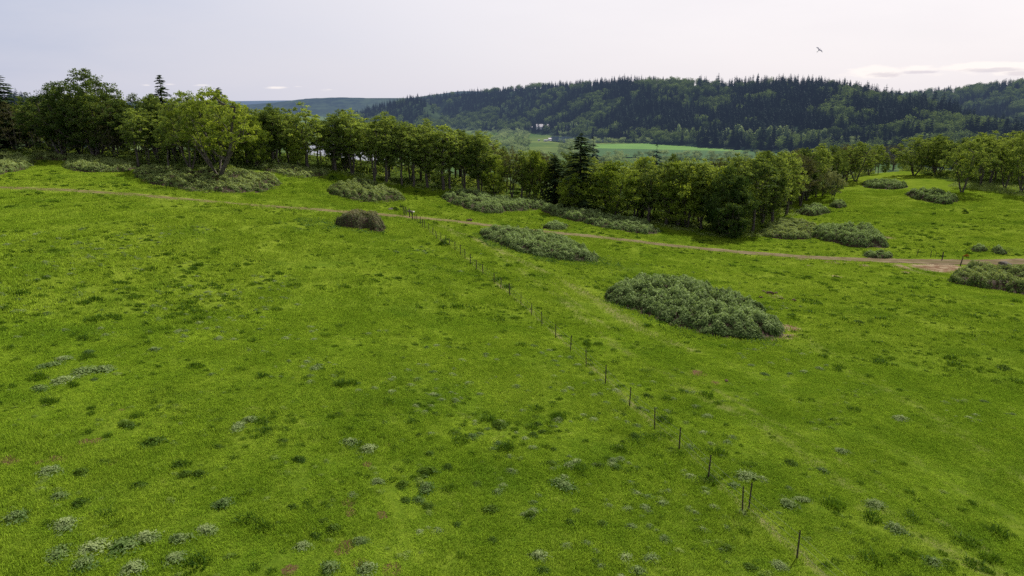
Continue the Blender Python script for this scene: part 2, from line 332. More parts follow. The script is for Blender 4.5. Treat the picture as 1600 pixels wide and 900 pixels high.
fence_w = pick([p[0] for p in FENCE], [p[1] for p in FENCE])
WORN = [(path_pts([(655,350),(690,375),(722,398),(760,429),(800,462),(836,492),(853,509),(874,527),(897,548),(922,571),(952,598),(990,635),(1030,669),(1069,701),(1115,748),(1170,797),(1256,871),(1360,965)], 2), .42, .9),
        (path_pts([(680,350),(740,372),(820,410),(900,450),(950,480),(1010,520),(1080,548)], 3), 1.5, .75),
        (path_pts([(700,360),(790,405),(880,470),(960,540),(1060,600),(1180,660),(1290,735),(1420,830),(1560,900)], 3), 1.1, .62),
        (path_pts([(690,352),(770,384),(850,430),(920,490),(1000,545),(1100,600),(1230,670),(1380,760),(1560,870)], 3), .5, .6),
        (path_pts([(1120,560),(1240,610),(1360,680),(1480,750),(1620,840)], 3), 1.6, .42),
        (path_pts([(1250,520),(1330,580),(1440,640),(1560,720),(1640,780)], 3), 1.8, .5),
        (path_pts([(1402,413),(1425,422),(1460,432),(1500,440),(1560,452)], 3), .9, .8),
        (path_pts([(560,345),(500,350),(460,352)], 2), 2., .2)]
DIRT = [(1232,512,1.3,1),(1222,525,1.2,.9),(1205,530,.8,.8),(1238,524,.8,.7),(950,469,.7,.9),(965,478,.6,.6),(925,407,1.2,.9),(1390,371,1.6,.8),(1250,374,2.,.7),(1210,463,1.6,.75),(1198,456,1.,.7),
 (1253,405,1.2,1),(1300,410,1.3,1),(1325,411,1.,.8),(1350,415,1.1,1),(1307,432,.9,.9),(1265,415,.8,.8),(1090,583,.8,.9),(1117,598,.6,.7),(1460,420,3.,1),(1480,417,3.,1),(1440,417,2.,.9),(1408,417,1.5,1),(1500,437,1.2,.9),(1415,425,1,.8),(1540,418,2.4,.9),(1575,416,2.4,.8),
 (10,717,.45,.9),(130,690,.35,.9),(150,688,.35,.9),(128,707,.35,.9),(175,722,.3,.9),(60,722,.3,.8),(20,722,.45,.8),(85,716,.4,.8),(545,785,.35,1),(548,800,.32,1),(541,853,.38,1),(564,881,.38,1),(612,891,.45,1),(602,695,.3,.9),(574,725,.3,.9),(452,890,.35,.9),(597,805,.35,.8),(245,706,.3,.7),(190,640,.3,.7),(97,716,.4,.8),(535,860,.4,.8),
 (980,456,.5,.7),(870,442,.8,.4),(1305,715,.3,.7),(1340,695,.3,.6),(1130,640,.3,.6)]
dirt_w = pick([d[0] for d in DIRT], [d[1] for d in DIRT])
def dirt_val(x, y):
    x = np.ravel(x); y = np.ravel(y); v = np.zeros(x.shape)
    for (px, py, r, s), p in zip(DIRT, dirt_w):
        v = np.maximum(v, s*np.exp(-((x-p[0])**2+((y-p[1])*.8)**2)/(r*r*1.1)))
    return v
def worn_val(x, y):
    x = np.ravel(x); y = np.ravel(y); v = np.zeros(x.shape)
    for P, w, s in WORN: v = np.maximum(v, s*np.exp(-(seg_dist(x, y, P)/w)**2))
    v = np.maximum(v, .55*np.exp(-(seg_dist(x, y, road_w)/4.)**2))
    return v

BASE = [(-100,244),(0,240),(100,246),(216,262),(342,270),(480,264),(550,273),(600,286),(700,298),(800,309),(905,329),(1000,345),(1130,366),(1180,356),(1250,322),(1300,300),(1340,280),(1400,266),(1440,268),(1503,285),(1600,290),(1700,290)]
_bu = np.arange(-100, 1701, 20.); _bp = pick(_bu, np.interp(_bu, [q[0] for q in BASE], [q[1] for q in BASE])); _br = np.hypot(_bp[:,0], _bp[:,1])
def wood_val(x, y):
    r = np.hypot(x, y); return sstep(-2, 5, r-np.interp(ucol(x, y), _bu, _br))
# ---------------------------------------------------------------- ground meshes
NA = 681; az = np.radians(np.linspace(-68, 68, NA))
rr = np.r_[np.linspace(3, 9.5, 8), 10*1.0085**np.arange(870)]; rr = rr[rr < 16000]
RR, AZ = np.meshgrid(rr, az, indexing='ij'); GX = RR*np.sin(AZ); GY = RR*np.cos(AZ); GZ = H(GX, GY)
V = np.stack([GX, GY, GZ], -1).reshape(-1,3)
def ground_piece(name, i0, i1, mat, kind='structure', attrs=False, label=None):
    rows = np.arange(i0, i1+1); v = V.reshape(len(rr), NA, 3)[i0:i1+1].reshape(-1,3); n = len(rows)
    a = (np.arange(n-1)[:,None]*NA+np.arange(NA-1)[None]).ravel(); f = np.stack([a, a+1, a+NA+1, a+NA], 1)[:, ::-1]
    at = {}
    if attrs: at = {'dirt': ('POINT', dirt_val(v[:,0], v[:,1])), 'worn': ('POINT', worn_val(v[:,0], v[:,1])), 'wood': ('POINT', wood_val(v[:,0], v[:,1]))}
    me = mesh_np(name, v, f, [mat], at, True); o = link(name, me); tag(o, label, None, None, kind); return o
iA = int(np.searchsorted(rr, 300)); iB = int(np.searchsorted(rr, 880))
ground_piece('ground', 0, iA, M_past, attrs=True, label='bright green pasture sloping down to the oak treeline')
ground_piece('valley_land', iA, iB, M_val, label='valley meadow land behind the treeline')
# beyond: valley floor and hills share one sheet, split by height
v = V.reshape(len(rr), NA, 3)[iB:].reshape(-1,3); n = len(rr)-iB
a = (np.arange(n-1)[:,None]*NA+np.arange(NA-1)[None]).ravel(); f = np.stack([a, a+1, a+NA+1, a+NA], 1)[:, ::-1]
hi = (v[f][:,:,2].max(1) > CZ+FLOOR+2.5)
for nm, sel, mt, lb in (('valley_floor', ~hi, M_val, 'flat green valley floor at the foot of the wooded ridge'), ('hills', hi, M_hill, 'wooded ridges and far blue hills beyond the valley')):
    ff = f[sel]; uq, inv = np.unique(ff, return_inverse=True)
    tag(link(nm, mesh_np(nm, v[uq], inv.reshape(ff.shape), [mt], None, True)), lb, None, None, 'structure')

def strip(name, P, widths, mat, off=.035, label=None, nc=9, along=None):
    P = np.asarray(P); d = np.gradient(P[:,:2], axis=0); d /= np.linalg.norm(d, axis=1, keepdims=True)+1e-9; nr = np.stack([-d[:,1], d[:,0]], 1)
    c = np.linspace(-1, 1, nc); X = P[:,None,0]+nr[:,None,0]*c*widths[:,None]/2; Y = P[:,None,1]+nr[:,None,1]*c*widths[:,None]/2
    v = np.stack([X, Y, H(X, Y)+off], -1).reshape(-1,3); n = len(P)
    a = (np.arange(n-1)[:,None]*nc+np.arange(nc-1)).ravel(); f = np.stack([a, a+1, a+nc+1, a+nc], 1)
    at = {'cross': ('POINT', np.tile(c, n)), 'along': ('POINT', np.repeat(along if along is not None else np.ones(n), nc))}
    o = link(name, mesh_np(name, v, f, [mat], at, True)); tag(o, label, None, None, 'structure'); return o
rp = path_pts(ROAD, 10); seg = np.r_[0, np.cumsum(np.linalg.norm(np.diff(rp[:,:2], axis=0), axis=1))]
s = np.arange(0, seg[-1], .6); rp = np.stack([np.interp(s, seg, rp[:,i]) for i in range(3)], 1)
k_ = np.ones(25)/25
for i in (0, 1): rp[12:-12, i] = np.convolve(rp[:,i], k_, 'same')[12:-12]
uu = ucol(rp[:,0], rp[:,1]); wd = np.interp(uu, [0, 600, 900, 1250, 1450, 1600], [3.2, 3.4, 3.8, 4.6, 5.4, 5.2]); al = np.interp(uu, [0, 500, 700, 1000, 1300], [.0, .2, .45, .8, 1.])
strip('dirt_road', rp, wd, M_track, label='brown two-rut farm track crossing the pasture', along=al)

def patch_sheet(name, poly, mat, z, label):
    c = np.array(poly, float); ds = ray(c[:,0], c[:,1]); t = (z-CZ)/ds[:,2]; P = ds*t[:,None]; P[:,2] += CZ
    me = bpy.data.meshes.new(name); me.from_pydata([tuple(p) for p in P], [], [list(range(len(P)))]); me.materials.append(mat); me.update()
    if me.polygons[0].normal.z < 0: me.flip_normals()
    return tag(link(name, me), label, None, None, 'structure')
ZF = CZ+FLOOR+1.4
patch_sheet('crop_field', [(905,226),(1000,224.3),(1120,227),(1215,230),(1330,233),(1330,240),(1100,235),(905,231)], M_crop, ZF, 'bright green crop field on the valley floor')
patch_sheet('lower_crop_field', [(905,231),(1100,235),(1330,240),(1400,256),(1150,250),(905,243)], M_cropd, ZF, 'darker green strip along the near side of the crop field')
patch_sheet('river', [(862,213),(930,214),(1000,216.5),(1090,218.5),(1085,221),(1000,220.5),(940,222),(885,223),(855,219)], M_water, ZF+.1, 'narrow dark river channel below the wooded ridge')
patch_sheet('lake', [(470,226),(510,220),(600,222),(630,232),(600,250),(500,254),(470,240)], M_water, ZF, 'pale water glimpsed between the trunks of the treeline')

# ---------------------------------------------------------------- scatter (geometry nodes) for stuff
def src(me):
    return bpy.data.objects.new(me.name, me)       # geometry source only, never linked to the scene
def scatter(name, pts, rot, scl, idx, variants, label, mat=None):
    me = bpy.data.meshes.new(name); me.vertices.add(len(pts)); me.vertices.foreach_set('co', np.ascontiguousarray(pts, np.float32).ravel())
    a = me.attributes.new('rot', 'FLOAT_VECTOR', 'POINT'); a.data.foreach_set('vector', np.ascontiguousarray(rot, np.float32).ravel())
    a = me.attributes.new('scl', 'FLOAT_VECTOR', 'POINT'); a.data.foreach_set('vector', np.ascontiguousarray(scl, np.float32).ravel())
    a = me.attributes.new('idx', 'INT', 'POINT'); a.data.foreach_set('value', np.ascontiguousarray(idx, np.int32))
    if mat is None: mat = variants[0].materials[0]
    me.materials.append(mat)
    o = link(name, me); tag(o, label, None, None, 'stuff')
    ng = bpy.data.node_groups.new(name+'_scatter', 'GeometryNodeTree'); ng.interface.new_socket('Geometry', in_out='INPUT', socket_type='NodeSocketGeometry'); ng.interface.new_socket('Geometry', in_out='OUTPUT', socket_type='NodeSocketGeometry')
    gi = ng.nodes.new('NodeGroupInput'); go = ng.nodes.new('NodeGroupOutput'); L = ng.links.new
    mp = ng.nodes.new('GeometryNodeMeshToPoints'); L(gi.outputs[0], mp.inputs[0])
    jn = ng.nodes.new('GeometryNodeJoinGeometry')
    for vme in variants:
        oi = ng.nodes.new('GeometryNodeObjectInfo'); oi.inputs['Object'].default_value = src(vme); oi.inputs['As Instance'].default_value = False
        g2 = ng.nodes.new('GeometryNodeGeometryToInstance'); L(oi.outputs['Geometry'], g2.inputs[0]); L(g2.outputs[0], jn.inputs[0])
    ip = ng.nodes.new('GeometryNodeInstanceOnPoints'); L(mp.outputs[0], ip.inputs['Points']); L(jn.outputs[0], ip.inputs['Instance']); ip.inputs['Pick Instance'].default_value = True
    def na(nm, t):
        q = ng.nodes.new('GeometryNodeInputNamedAttribute'); q.data_type = t; q.inputs['Name'].default_value = nm; return q.outputs['Attribute']
    L(na('idx', 'INT'), ip.inputs['Instance Index']); e = ng.nodes.new('FunctionNodeEulerToRotation'); L(na('rot', 'FLOAT_VECTOR'), e.inputs[0]); L(e.outputs[0], ip.inputs['Rotation']); L(na('scl', 'FLOAT_VECTOR'), ip.inputs['Scale'])
    L(ip.outputs[0], go.inputs[0])
    md = o.modifiers.new('scatter', 'NODES'); md.node_group = ng
    return o
def grass_patch(seed, n, rad, h0, h1, w, clump=.0, mat=None):
    rng = np.random.default_rng(seed); a = rng.uniform(0, 2*PI, n); r = rad*np.sqrt(rng.uniform(0, 1, n)); x = r*np.cos(a); y = r*np.sin(a)
    hh = rng.uniform(h0, h1, n)*(1+.6*(fbm(x+seed*7, y, .5*rad, 2, seed)-.5)*2)
    if clump: hh *= (1-(r/rad)**2*clump)
    b = rng.uniform(0, 2*PI, n); lean = rng.uniform(.2, 1.1, n)*hh; la = rng.uniform(0, 2*PI, n)
    ww = w*rng.uniform(.6, 1.3, n)
    p0 = np.stack([x-np.cos(b)*ww, y-np.sin(b)*ww, np.full(n, -.12)], 1); p1 = np.stack([x+np.cos(b)*ww, y+np.sin(b)*ww, np.full(n, -.12)], 1)
    mid = np.stack([x+np.cos(la)*lean*.35, y+np.sin(la)*lean*.35, hh*.6], 1); off = np.stack([np.cos(b)*ww*.6, np.sin(b)*ww*.6, 0*b], 1)
    tip = np.stack([x+np.cos(la)*lean, y+np.sin(la)*lean, hh*.9], 1)
    v = np.stack([p0, p1, mid+off, mid-off, tip], 1).reshape(-1,3); k = (np.arange(n)*5)[:,None]
    f = np.concatenate([k+np.array([[0,1,2]]), k+np.array([[0,2,3]]), k+np.array([[3,2,4]])], 0)
    tone = np.tile(rng.uniform(0, 1, n), 3)
    return mesh_np('grass_patch', v, f, [mat or M_blade], {'tone': ('FACE', tone)})
def view_pts(n, r0, r1, seed, half=51, power=1.):
    rng = np.random.default_rng(seed); a = np.radians(rng.uniform(-half, half, n)); r = np.sqrt(rng.uniform(r0*r0, r1*r1, n)) if power == 1 else r0*(r1/r0)**rng.uniform(0, 1, n)
    return r*np.sin(a), r*np.cos(a), rng
def field_mask(x, y, rng):
    r = np.hypot(x, y); u = ucol(x, y); k = r < tab(u, EDGE)+12
    k &= worn_val(x, y) < rng.uniform(.25, 1.1, len(x))
    k &= dirt_val(x, y)+rng.uniform(-.15, .15, len(x)) < .45
    d = seg_dist(x, y, rp[::8]); k &= d > np.interp(u, [0, 600, 1300, 1500], [1.2, 1.5, 2.2, 3.4])
    return k
gp_near = [grass_patch(i, 230, .75, .05, .15, .011) for i in range(6)]
gp_far = [grass_patch(20+i, 250, 1.9, .05, .15, .026) for i in range(5)]
def do_grass(name, n, r0, r1, var, seed, label, smin=.8, smax=1.25):
    x, y, rng = view_pts(n, r0, r1, seed); k = field_mask(x, y, rng) & (wood_val(x, y) < .5); x, y = x[k], y[k]
    w = worn_val(x, y); s = rng.uniform(smin, smax, len(x)); hz = s*(1-.55*w)*np.clip(.2+2.2*(fbm(x, y, 2.6, 3, 33)-.22), .25, 1.5)
    z = H(x, y); rot = np.zeros((len(x), 3)); rot[:,2] = rng.uniform(0, 2*PI, len(x))
    ex = (H(x+.5, y)-H(x-.5, y)); ey = (H(x, y+.5)-H(x, y-.5))
    scatter(name, np.stack([x, y, z], 1), rot, np.stack([s, s, hz], 1), rng.integers(0, len(var), len(x)), var, label)
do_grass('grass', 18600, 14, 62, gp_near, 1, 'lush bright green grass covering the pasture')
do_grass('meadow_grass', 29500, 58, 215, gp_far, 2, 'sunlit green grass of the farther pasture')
# tall tufts everywhere
tuft_v = [grass_patch(60+i, 170, .34, .16, .42, .016, .7, M_tuft) for i in range(5)]
tuft_f = [grass_patch(70+i, 110, .42, .16, .40, .035, .7, M_tuft) for i in range(4)]
x, y, rng = view_pts(78000, 15, 190, 5); k = field_mask(x, y, rng) & (fbm(x, y, 9, 3, 50)+rng.uniform(-.22, .22, len(x)) > .50) & (rng.uniform(size=len(x)) < np.interp(np.hypot(x,y),[20,60,120,190],[.55,.5,.45,.35])); x, y = x[k], y[k]
near = np.hypot(x, y) < 60
for nm, sel, var, lb in (('grass_clumps_vegetation', near, tuft_v, 'darker rough grass tufts dotted through the near pasture'), ('far_grass_clumps_vegetation', ~near, tuft_f, 'small dark grass tufts dotted over the far pasture')):
    xx, yy = x[sel], y[sel]; s = rng.uniform(.28, .85, len(xx))+.8*(rng.uniform(size=len(xx)) < .07); rot = np.zeros((len(xx),3)); rot[:,2] = rng.uniform(0, 2*PI, len(xx))
    scatter(nm, np.stack([xx, yy, H(xx, yy)], 1), rot, np.stack([s*1.15, s*.95, s*rng.uniform(.5, .95, len(xx))], 1), rng.integers(0, len(var), len(xx)), var, lb)

# ---------------------------------------------------------------- weeds that stand out one by one
def weed_mesh(seed, n, rad, h, mat, ls):
    rng = np.random.default_rng(seed); ns = 9; cx = rng.normal(0, rad*.27, ns); cy = rng.normal(0, rad*.27, ns); k = rng.integers(0, ns, n)
    x = cx[k]+rng.normal(0, rad*.26, n); y = cy[k]+rng.normal(0, rad*.26, n); r = np.hypot(x, y)/rad
    z = h*np.clip(1-r*.75, .08, 1)*rng.uniform(.25, 1, n)**.5*(.6+.6*rng.uniform(size=ns)[k])
    nrm = np.stack([x/rad*.8+rng.normal(0,.5,n), y/rad*.8+rng.normal(0,.5,n), rng.uniform(.3, 1.2, n)], 1); nrm /= np.linalg.norm(nrm,axis=1,keepdims=True)
    t = np.cross(nrm, rand_unit(n, rng)); t /= np.linalg.norm(t,axis=1,keepdims=True); b = np.cross(nrm, t); L = ls*rng.uniform(.6, 1.4, n)[:,None]
    v, f = quads_from(np.stack([x, y, z], 1), t*L, b*L*.38)
    return mesh_np('weed', v, f, [mat], {'tone': ('FACE', np.clip(z/h*.8+rng.uniform(-.2, .4, n), 0, 1))})
PALE = [(76,573,40),(98,562,30),(132,582,46),(98,596,34),(159,579,40),(60,609,30),(76,739,36),(91,777,30),(23,811,40),(102,821,44),(89,868,48),(144,858,52),(189,855,56),(230,841,38),(280,845,40),(323,828,34),(272,874,40),(208,889,44),(128,885,44),(348,790,40),(374,668,36),(389,658,30),(544,694,38),(574,703,34),(589,753,26),(550,775,24),(472,855,30),(514,889,40),(574,892,40),(559,847,28),(491,577,24),(241,548,24),(138,552,20),(340,531,16),(667,764,40),(878,761,52),(842,870,34),(564,845,26),(1164,745,42),(1232,790,36),(1254,783,28),(1399,828,34),(1455,879,32),(1365,790,34),(1315,707,26),(1285,736,20),(1406,656,26),(994,894,32),(1020,598,14),(896,618,14)]
DARK = [(835,653,18),(839,664,20),(860,668,16),(833,681,22),(846,676,18),(974,650,18),(936,648,16),(861,726,26),(827,807,28),(767,798,32),(769,845,24),(889,817,22),(942,820,26),(930,879,24),(846,893,30),(633,782,22),(667,792,26),(630,759,26),(745,756,20),(528,648,16),(680,648,20),(655,681,14),(670,710,20),(508,815,20),(864,703,14),(902,723,16),(936,729,24),(961,732,24),(714,820,20),(699,732,24),(235,694,44),(196,666,28),(128,741,30),(125,788,30),(215,760,26),(287,743,24),(280,728,26),(310,743,26),(342,700,20),(440,690,22),(529,648,14),(465,720,26),(457,794,22),(502,817,20),(434,820,20),(160,724,24),(491,838,24),(520,829,30),(667,740,40),(780,667,34),(1011,621,22),(990,683,26),(1048,703,16),(974,692,12),(1300,657,14),(1235,725,26),(1108,745,14),(1135,858,26),(1173,888,26)]
ORD = ['first','second','third','fourth','fifth','sixth','seventh','eighth','ninth','tenth','eleventh','twelfth','thirteenth','fourteenth','fifteenth','sixteenth','seventeenth','eighteenth','nineteenth','twentieth']
def bands(L): 
    B = [(0,600,'highest'),(600,680,'second highest'),(680,740,'middle'),(740,800,'second lowest'),(800,850,'lower'),(850,1000,'lowest')]; out = {}
    for lo, hi_, nm in B:
        for side, cond in (('left of the fence', lambda p: p[0] < np.interp(p[1], [560,873,900], [905,1245,1275])), ('right of the fence', lambda p: p[0] >= np.interp(p[1], [560,873,900], [905,1245,1275]))):
            q = sorted([p for p in L if lo <= p[1] < hi_ and cond(p)])
            for i, p in enumerate(q): out[p] = (ORD[i], nm, side)
    return out
silver_v = [weed_mesh(100+i, 420, .5, .30, M_silver, .055) for i in range(5)]
dark_v = [weed_mesh(120+i, 420, .5, .36, M_weed, .06) for i in range(5)]
for L, var, nm, lab, cat, grp in ((PALE, silver_v, 'silvery_weed', 'silvery weed patch', 'weed', 'silvery weed patches in the pasture'), (DARK, dark_v, 'dark_weed', 'dark weed clump', 'weed', 'dark weed clumps in the pasture')):
    bb = bands(L); P = pick([p[0] for p in L], [p[1] for p in L])
    for i, (p, w) in enumerate(zip(L, P)):
        dist = np.linalg.norm(w-np.array([0,0,CZ])); s = p[2]*dist/F/1.0*.95
        o = link(nm, var[i % len(var)], None, w, random.uniform(0, 6.28), (s, s*1.15, max(.55, min(1.15, s))*random.uniform(.7, 1.)))
        od, b_, sd = bb[p]; tag(o, f'{lab}, {od} from left in {b_} row {sd}', cat, grp)

M_lime = leaf_mat('light_green_weed_leaves', (.10,.19,.02), (.33,.42,.10), .3, pos_scale=1.2, objvar=.4)
lime_v = [weed_mesh(140+i, 150, .35, .22, M_lime, .05) for i in range(4)]
for nm_, n_, thr_, var_, seed_, lb_ in (('pale_meadow_vegetation', 7000, .60, lime_v, 15, 'scattered light green weeds growing in loose drifts in the grass'), ('silvery_meadow_vegetation', 5200, .655, silver_v, 16, 'scattered small silvery weeds in the rough grass')):
    x, y, rng = view_pts(n_, 17, 110, seed_); k = field_mask(x, y, rng) & (fbm(x, y, 11, 3, 70+seed_)+.10*(np.abs(x+12) < 25)*(y < 55)+rng.uniform(-.06,.06,len(x)) > thr_); x, y = x[k], y[k]
    s_ = rng.uniform(.25, .85, len(x)); rot = np.zeros((len(x),3)); rot[:,2] = rng.uniform(0,6.28,len(x)); scatter(nm_, np.stack([x, y, H(x, y)], 1), rot, np.stack([s_*1.2, s_, s_*.8], 1), rng.integers(0, len(var_), len(x)), var_, lb_)
# ---------------------------------------------------------------- broadleaf trees
def oak(seed, Ht=14., width=8., base=.28, stems=1, nclump=75, leaf=.16, per=150, spread=.5, shape=1., cr=1.05, mat=None, trunk_r=.24, lean=0.):
    rng = np.random.default_rng(seed); rnd = random.Random(seed)
    nodes = []; par = []
    def add(p, q): nodes.append(np.array(p, float)); par.append(q); return len(nodes)-1
    root = add((0,0,-.4), -1); cbz = Ht*base
    tops = []
    for s_ in range(stems):
        a = rnd.uniform(0, 6.28) if stems == 1 else 6.28*s_/stems+rnd.uniform(-.4, .4); out = (0 if stems == 1 else spread*width*.32)+rnd.uniform(0, .4)
        prev = root; hh = Ht*(rnd.uniform(.72, .86) if s_ == 0 else rnd.uniform(.55, .8)); nseg = 8
        wx, wy = rnd.uniform(-.5,.5), rnd.uniform(-.5,.5)
        for j in range(1, nseg+1):
            t = j/nseg; k = t**(.8 if stems > 1 else 1.3)
            prev = add((math.cos(a)*out*k+lean*t*Ht*.3+wx*math.sin(t*5)*.5+rnd.uniform(-.12,.12), math.sin(a)*out*k+wy*math.sin(t*4)*.5+rnd.uniform(-.12,.12), hh*t), prev)
    # clump centres in an uneven crown
    C = []; tries = 0; R = width/2; cz = (Ht+cbz)/2; rz = (Ht-cbz)/2
    lob = [(rnd.uniform(0, 6.28), rnd.uniform(.65, 1.2)) for _ in range(6)]
    while len(C) < nclump and tries < 9000:
        tries += 1; d = rng.normal(size=3); d /= np.linalg.norm(d); rad = rng.uniform(.25, 1)**.45
        ang = math.atan2(d[1], d[0]); lf = 1+.22*math.sin(ang*2+lob[0][0])+.16*math.sin(ang*3+lob[1][0]+d[2]*3)+.12*math.sin(d[2]*7+lob[2][0])
        p = np.array([d[0]*R*rad*lf+lean*Ht*.2, d[1]*R*rad*lf, cz+d[2]*rz*rad*(1+.12*math.sin(ang*2+lob[3][0]))])
        p[:2] *= (1-.35*shape*max(0, (p[2]-cz)/rz)); 
        if p[2] < cbz*.75: continue
        if all(np.linalg.norm((p-c)*[1,1,1.25]) > cr*.95 for c in C): C.append(p)
        elif tries > 4000 and rng.random() < .05: C.append(p)
    C = sorted(C, key=lambda p: math.hypot(p[0], p[1])+.3*abs(p[2]-cbz))
    cl = []
    for p in C:
        A = np.array(nodes); d = A-p; dist = np.linalg.norm(d, axis=1)+np.maximum(0, A[:,2]-(p[2]-.25*np.hypot(d[:,0], d[:,1])))*1.6+np.where(A[:,2] < cbz*.6, 3, 0)
        q = int(np.argmin(dist)); L = np.linalg.norm(p-nodes[q]); k = max(1, int(L/1.1)); prev = q; p0 = nodes[q]
        for j in range(1, k+1):
            t = j/k; w = p0+(p-p0)*t; w = w+np.array([0,0,-.12*L*math.sin(PI*t)]) + rng.normal(0, .10, 3)*(t < 1); prev = add(w, prev)
        cl.append(p)
    n = len(nodes); area = np.full(n, .022**2); A = np.array(nodes)
    for i in range(n-1, 0, -1): area[par[i]] += area[i]*1.04
    rad = np.sqrt(area); rad *= trunk_r/rad[0]; rad = np.maximum(rad, .022)
    i = np.arange(1, n); pr = np.array(par)[1:]; r0 = np.minimum(rad[pr], rad[i]*1.35); 
    low = A[pr][:,2] < .5; r0 = np.where(low, rad[pr]*1.25/max(1, stems**.4), r0)
    tv, tf = tubes(A[pr], A[i], r0, rad[i], 6)
    tm = mesh_np('tree_trunk', tv, tf, [M_bark], None, True)
    # leaves
    cen, tone = [], []
    for p in cl:
        m = int(per*rng.uniform(.45, 1.35)); R_ = cr*rng.uniform(.65, 1.25); d = rand_unit(m, rng); rr_ = rng.uniform(0, 1, m)**.45
        sub = rand_unit(5, rng)*.55; kk = rng.integers(0, 5, m)
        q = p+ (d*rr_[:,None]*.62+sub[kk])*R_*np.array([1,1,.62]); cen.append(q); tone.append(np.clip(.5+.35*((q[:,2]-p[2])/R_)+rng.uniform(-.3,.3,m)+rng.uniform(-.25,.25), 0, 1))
    cen = np.concatenate(cen); tone = np.concatenate(tone); m = len(cen)
    nr = rand_unit(m, rng)+np.array([0,0,.5]); nr /= np.linalg.norm(nr,axis=1,keepdims=True); t = np.cross(nr, rand_unit(m, rng)); t /= np.linalg.norm(t,axis=1,keepdims=True); b = np.cross(nr, t); L = leaf*rng.uniform(.6, 1.4, m)[:,None]
    v, f = quads_from(cen, t*L, b*L*.6)
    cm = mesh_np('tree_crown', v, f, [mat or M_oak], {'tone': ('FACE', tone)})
    return tm, cm, Ht, width
def conifer(seed, Ht=20., R=3.2, nwh=26, leaf=.3, dense=1., droop=.35, mat=None, gap=.1):
    rng = np.random.default_rng(seed); cen, A_, B_, tone = [], [], [], []; p0, p1, r0, r1 = [], [], [], []
    zs = np.linspace(.06, .985, nwh)**.92*Ht
    for z in zs:
        h = z/Ht; L0 = R*(1-h)**.62*min(1, .6+h*3)+.15; nb = int(rng.integers(5, 8)); a0 = rng.uniform(0, 6.28)
        for b in range(nb):
            if rng.random() < gap: continue
            a = a0+b*2*PI/nb+rng.uniform(-.3,.3); L = L0*rng.uniform(.6, 1.2); d = np.array([math.cos(a), math.sin(a), 0.])
            st = np.array([0,0,z+rng.uniform(-.3,.3)]); up = (h-.35)*.5
            end = st+d*L+np.array([0,0,L*up-droop*L]); p0.append(st); p1.append(end); r0.append(.05*(1-h)+.02); r1.append(.01)
            m = max(4, int(L*9*dense)); t = rng.uniform(.12, 1., m); side = np.array([-d[1], d[0], 0.])
            q = st+d*(L*t)[:,None]+np.array([0,0,1.])*(L*up*t-droop*L*t*t)[:,None]; wd = (1-t*.75)*L*.28
            o_ = rng.uniform(-1, 1, m)*wd; q = q+side*o_[:,None]; q[:,2] -= np.abs(o_)*.35+rng.uniform(0,.12,m)*leaf*3
            cen.append(q); dirn = d[None]*.7+side[None]*np.sign(o_)[:,None]*.7+np.array([0,0,-.35]); dirn = dirn+rng.normal(0,.2,(m,3)); dirn /= np.linalg.norm(dirn,axis=1,keepdims=True)
            A_.append(dirn); B_.append(np.cross(dirn, rng.normal(0,.45,(m,3))+[0,0,1])); tone.append(np.clip(.2+t*.5+rng.uniform(-.2,.3,m),0,1))
    cen = np.concatenate(cen); a = np.concatenate(A_); b = np.concatenate(B_); b /= np.linalg.norm(b,axis=1,keepdims=True)+1e-9; L = leaf*RNG.uniform(.7, 1.5, len(cen))[:,None]
    v, f = quads_from(cen, a*L, b*L*.38); cm = mesh_np('conifer_crown', v, f, [mat or M_fir], {'tone': ('FACE', np.concatenate(tone))})
    zz = np.linspace(-.4, Ht*.99, 9); tr = .02+.30*(Ht/20)*(1-(zz/Ht).clip(0,1))
    p0 = [np.array([0,0,z]) for z in zz[:-1]]+p0; p1 = [np.array([0,0,z]) for z in zz[1:]]+p1; r0 = list(tr[:-1])+r0; r1 = list(tr[1:])+r1
    tv, tf = tubes(p0, p1, np.array(r0), np.array(r1), 6); tm = mesh_np('conifer_trunk', tv, tf, [M_barkc], None, True)
    return tm, cm, Ht, R*2
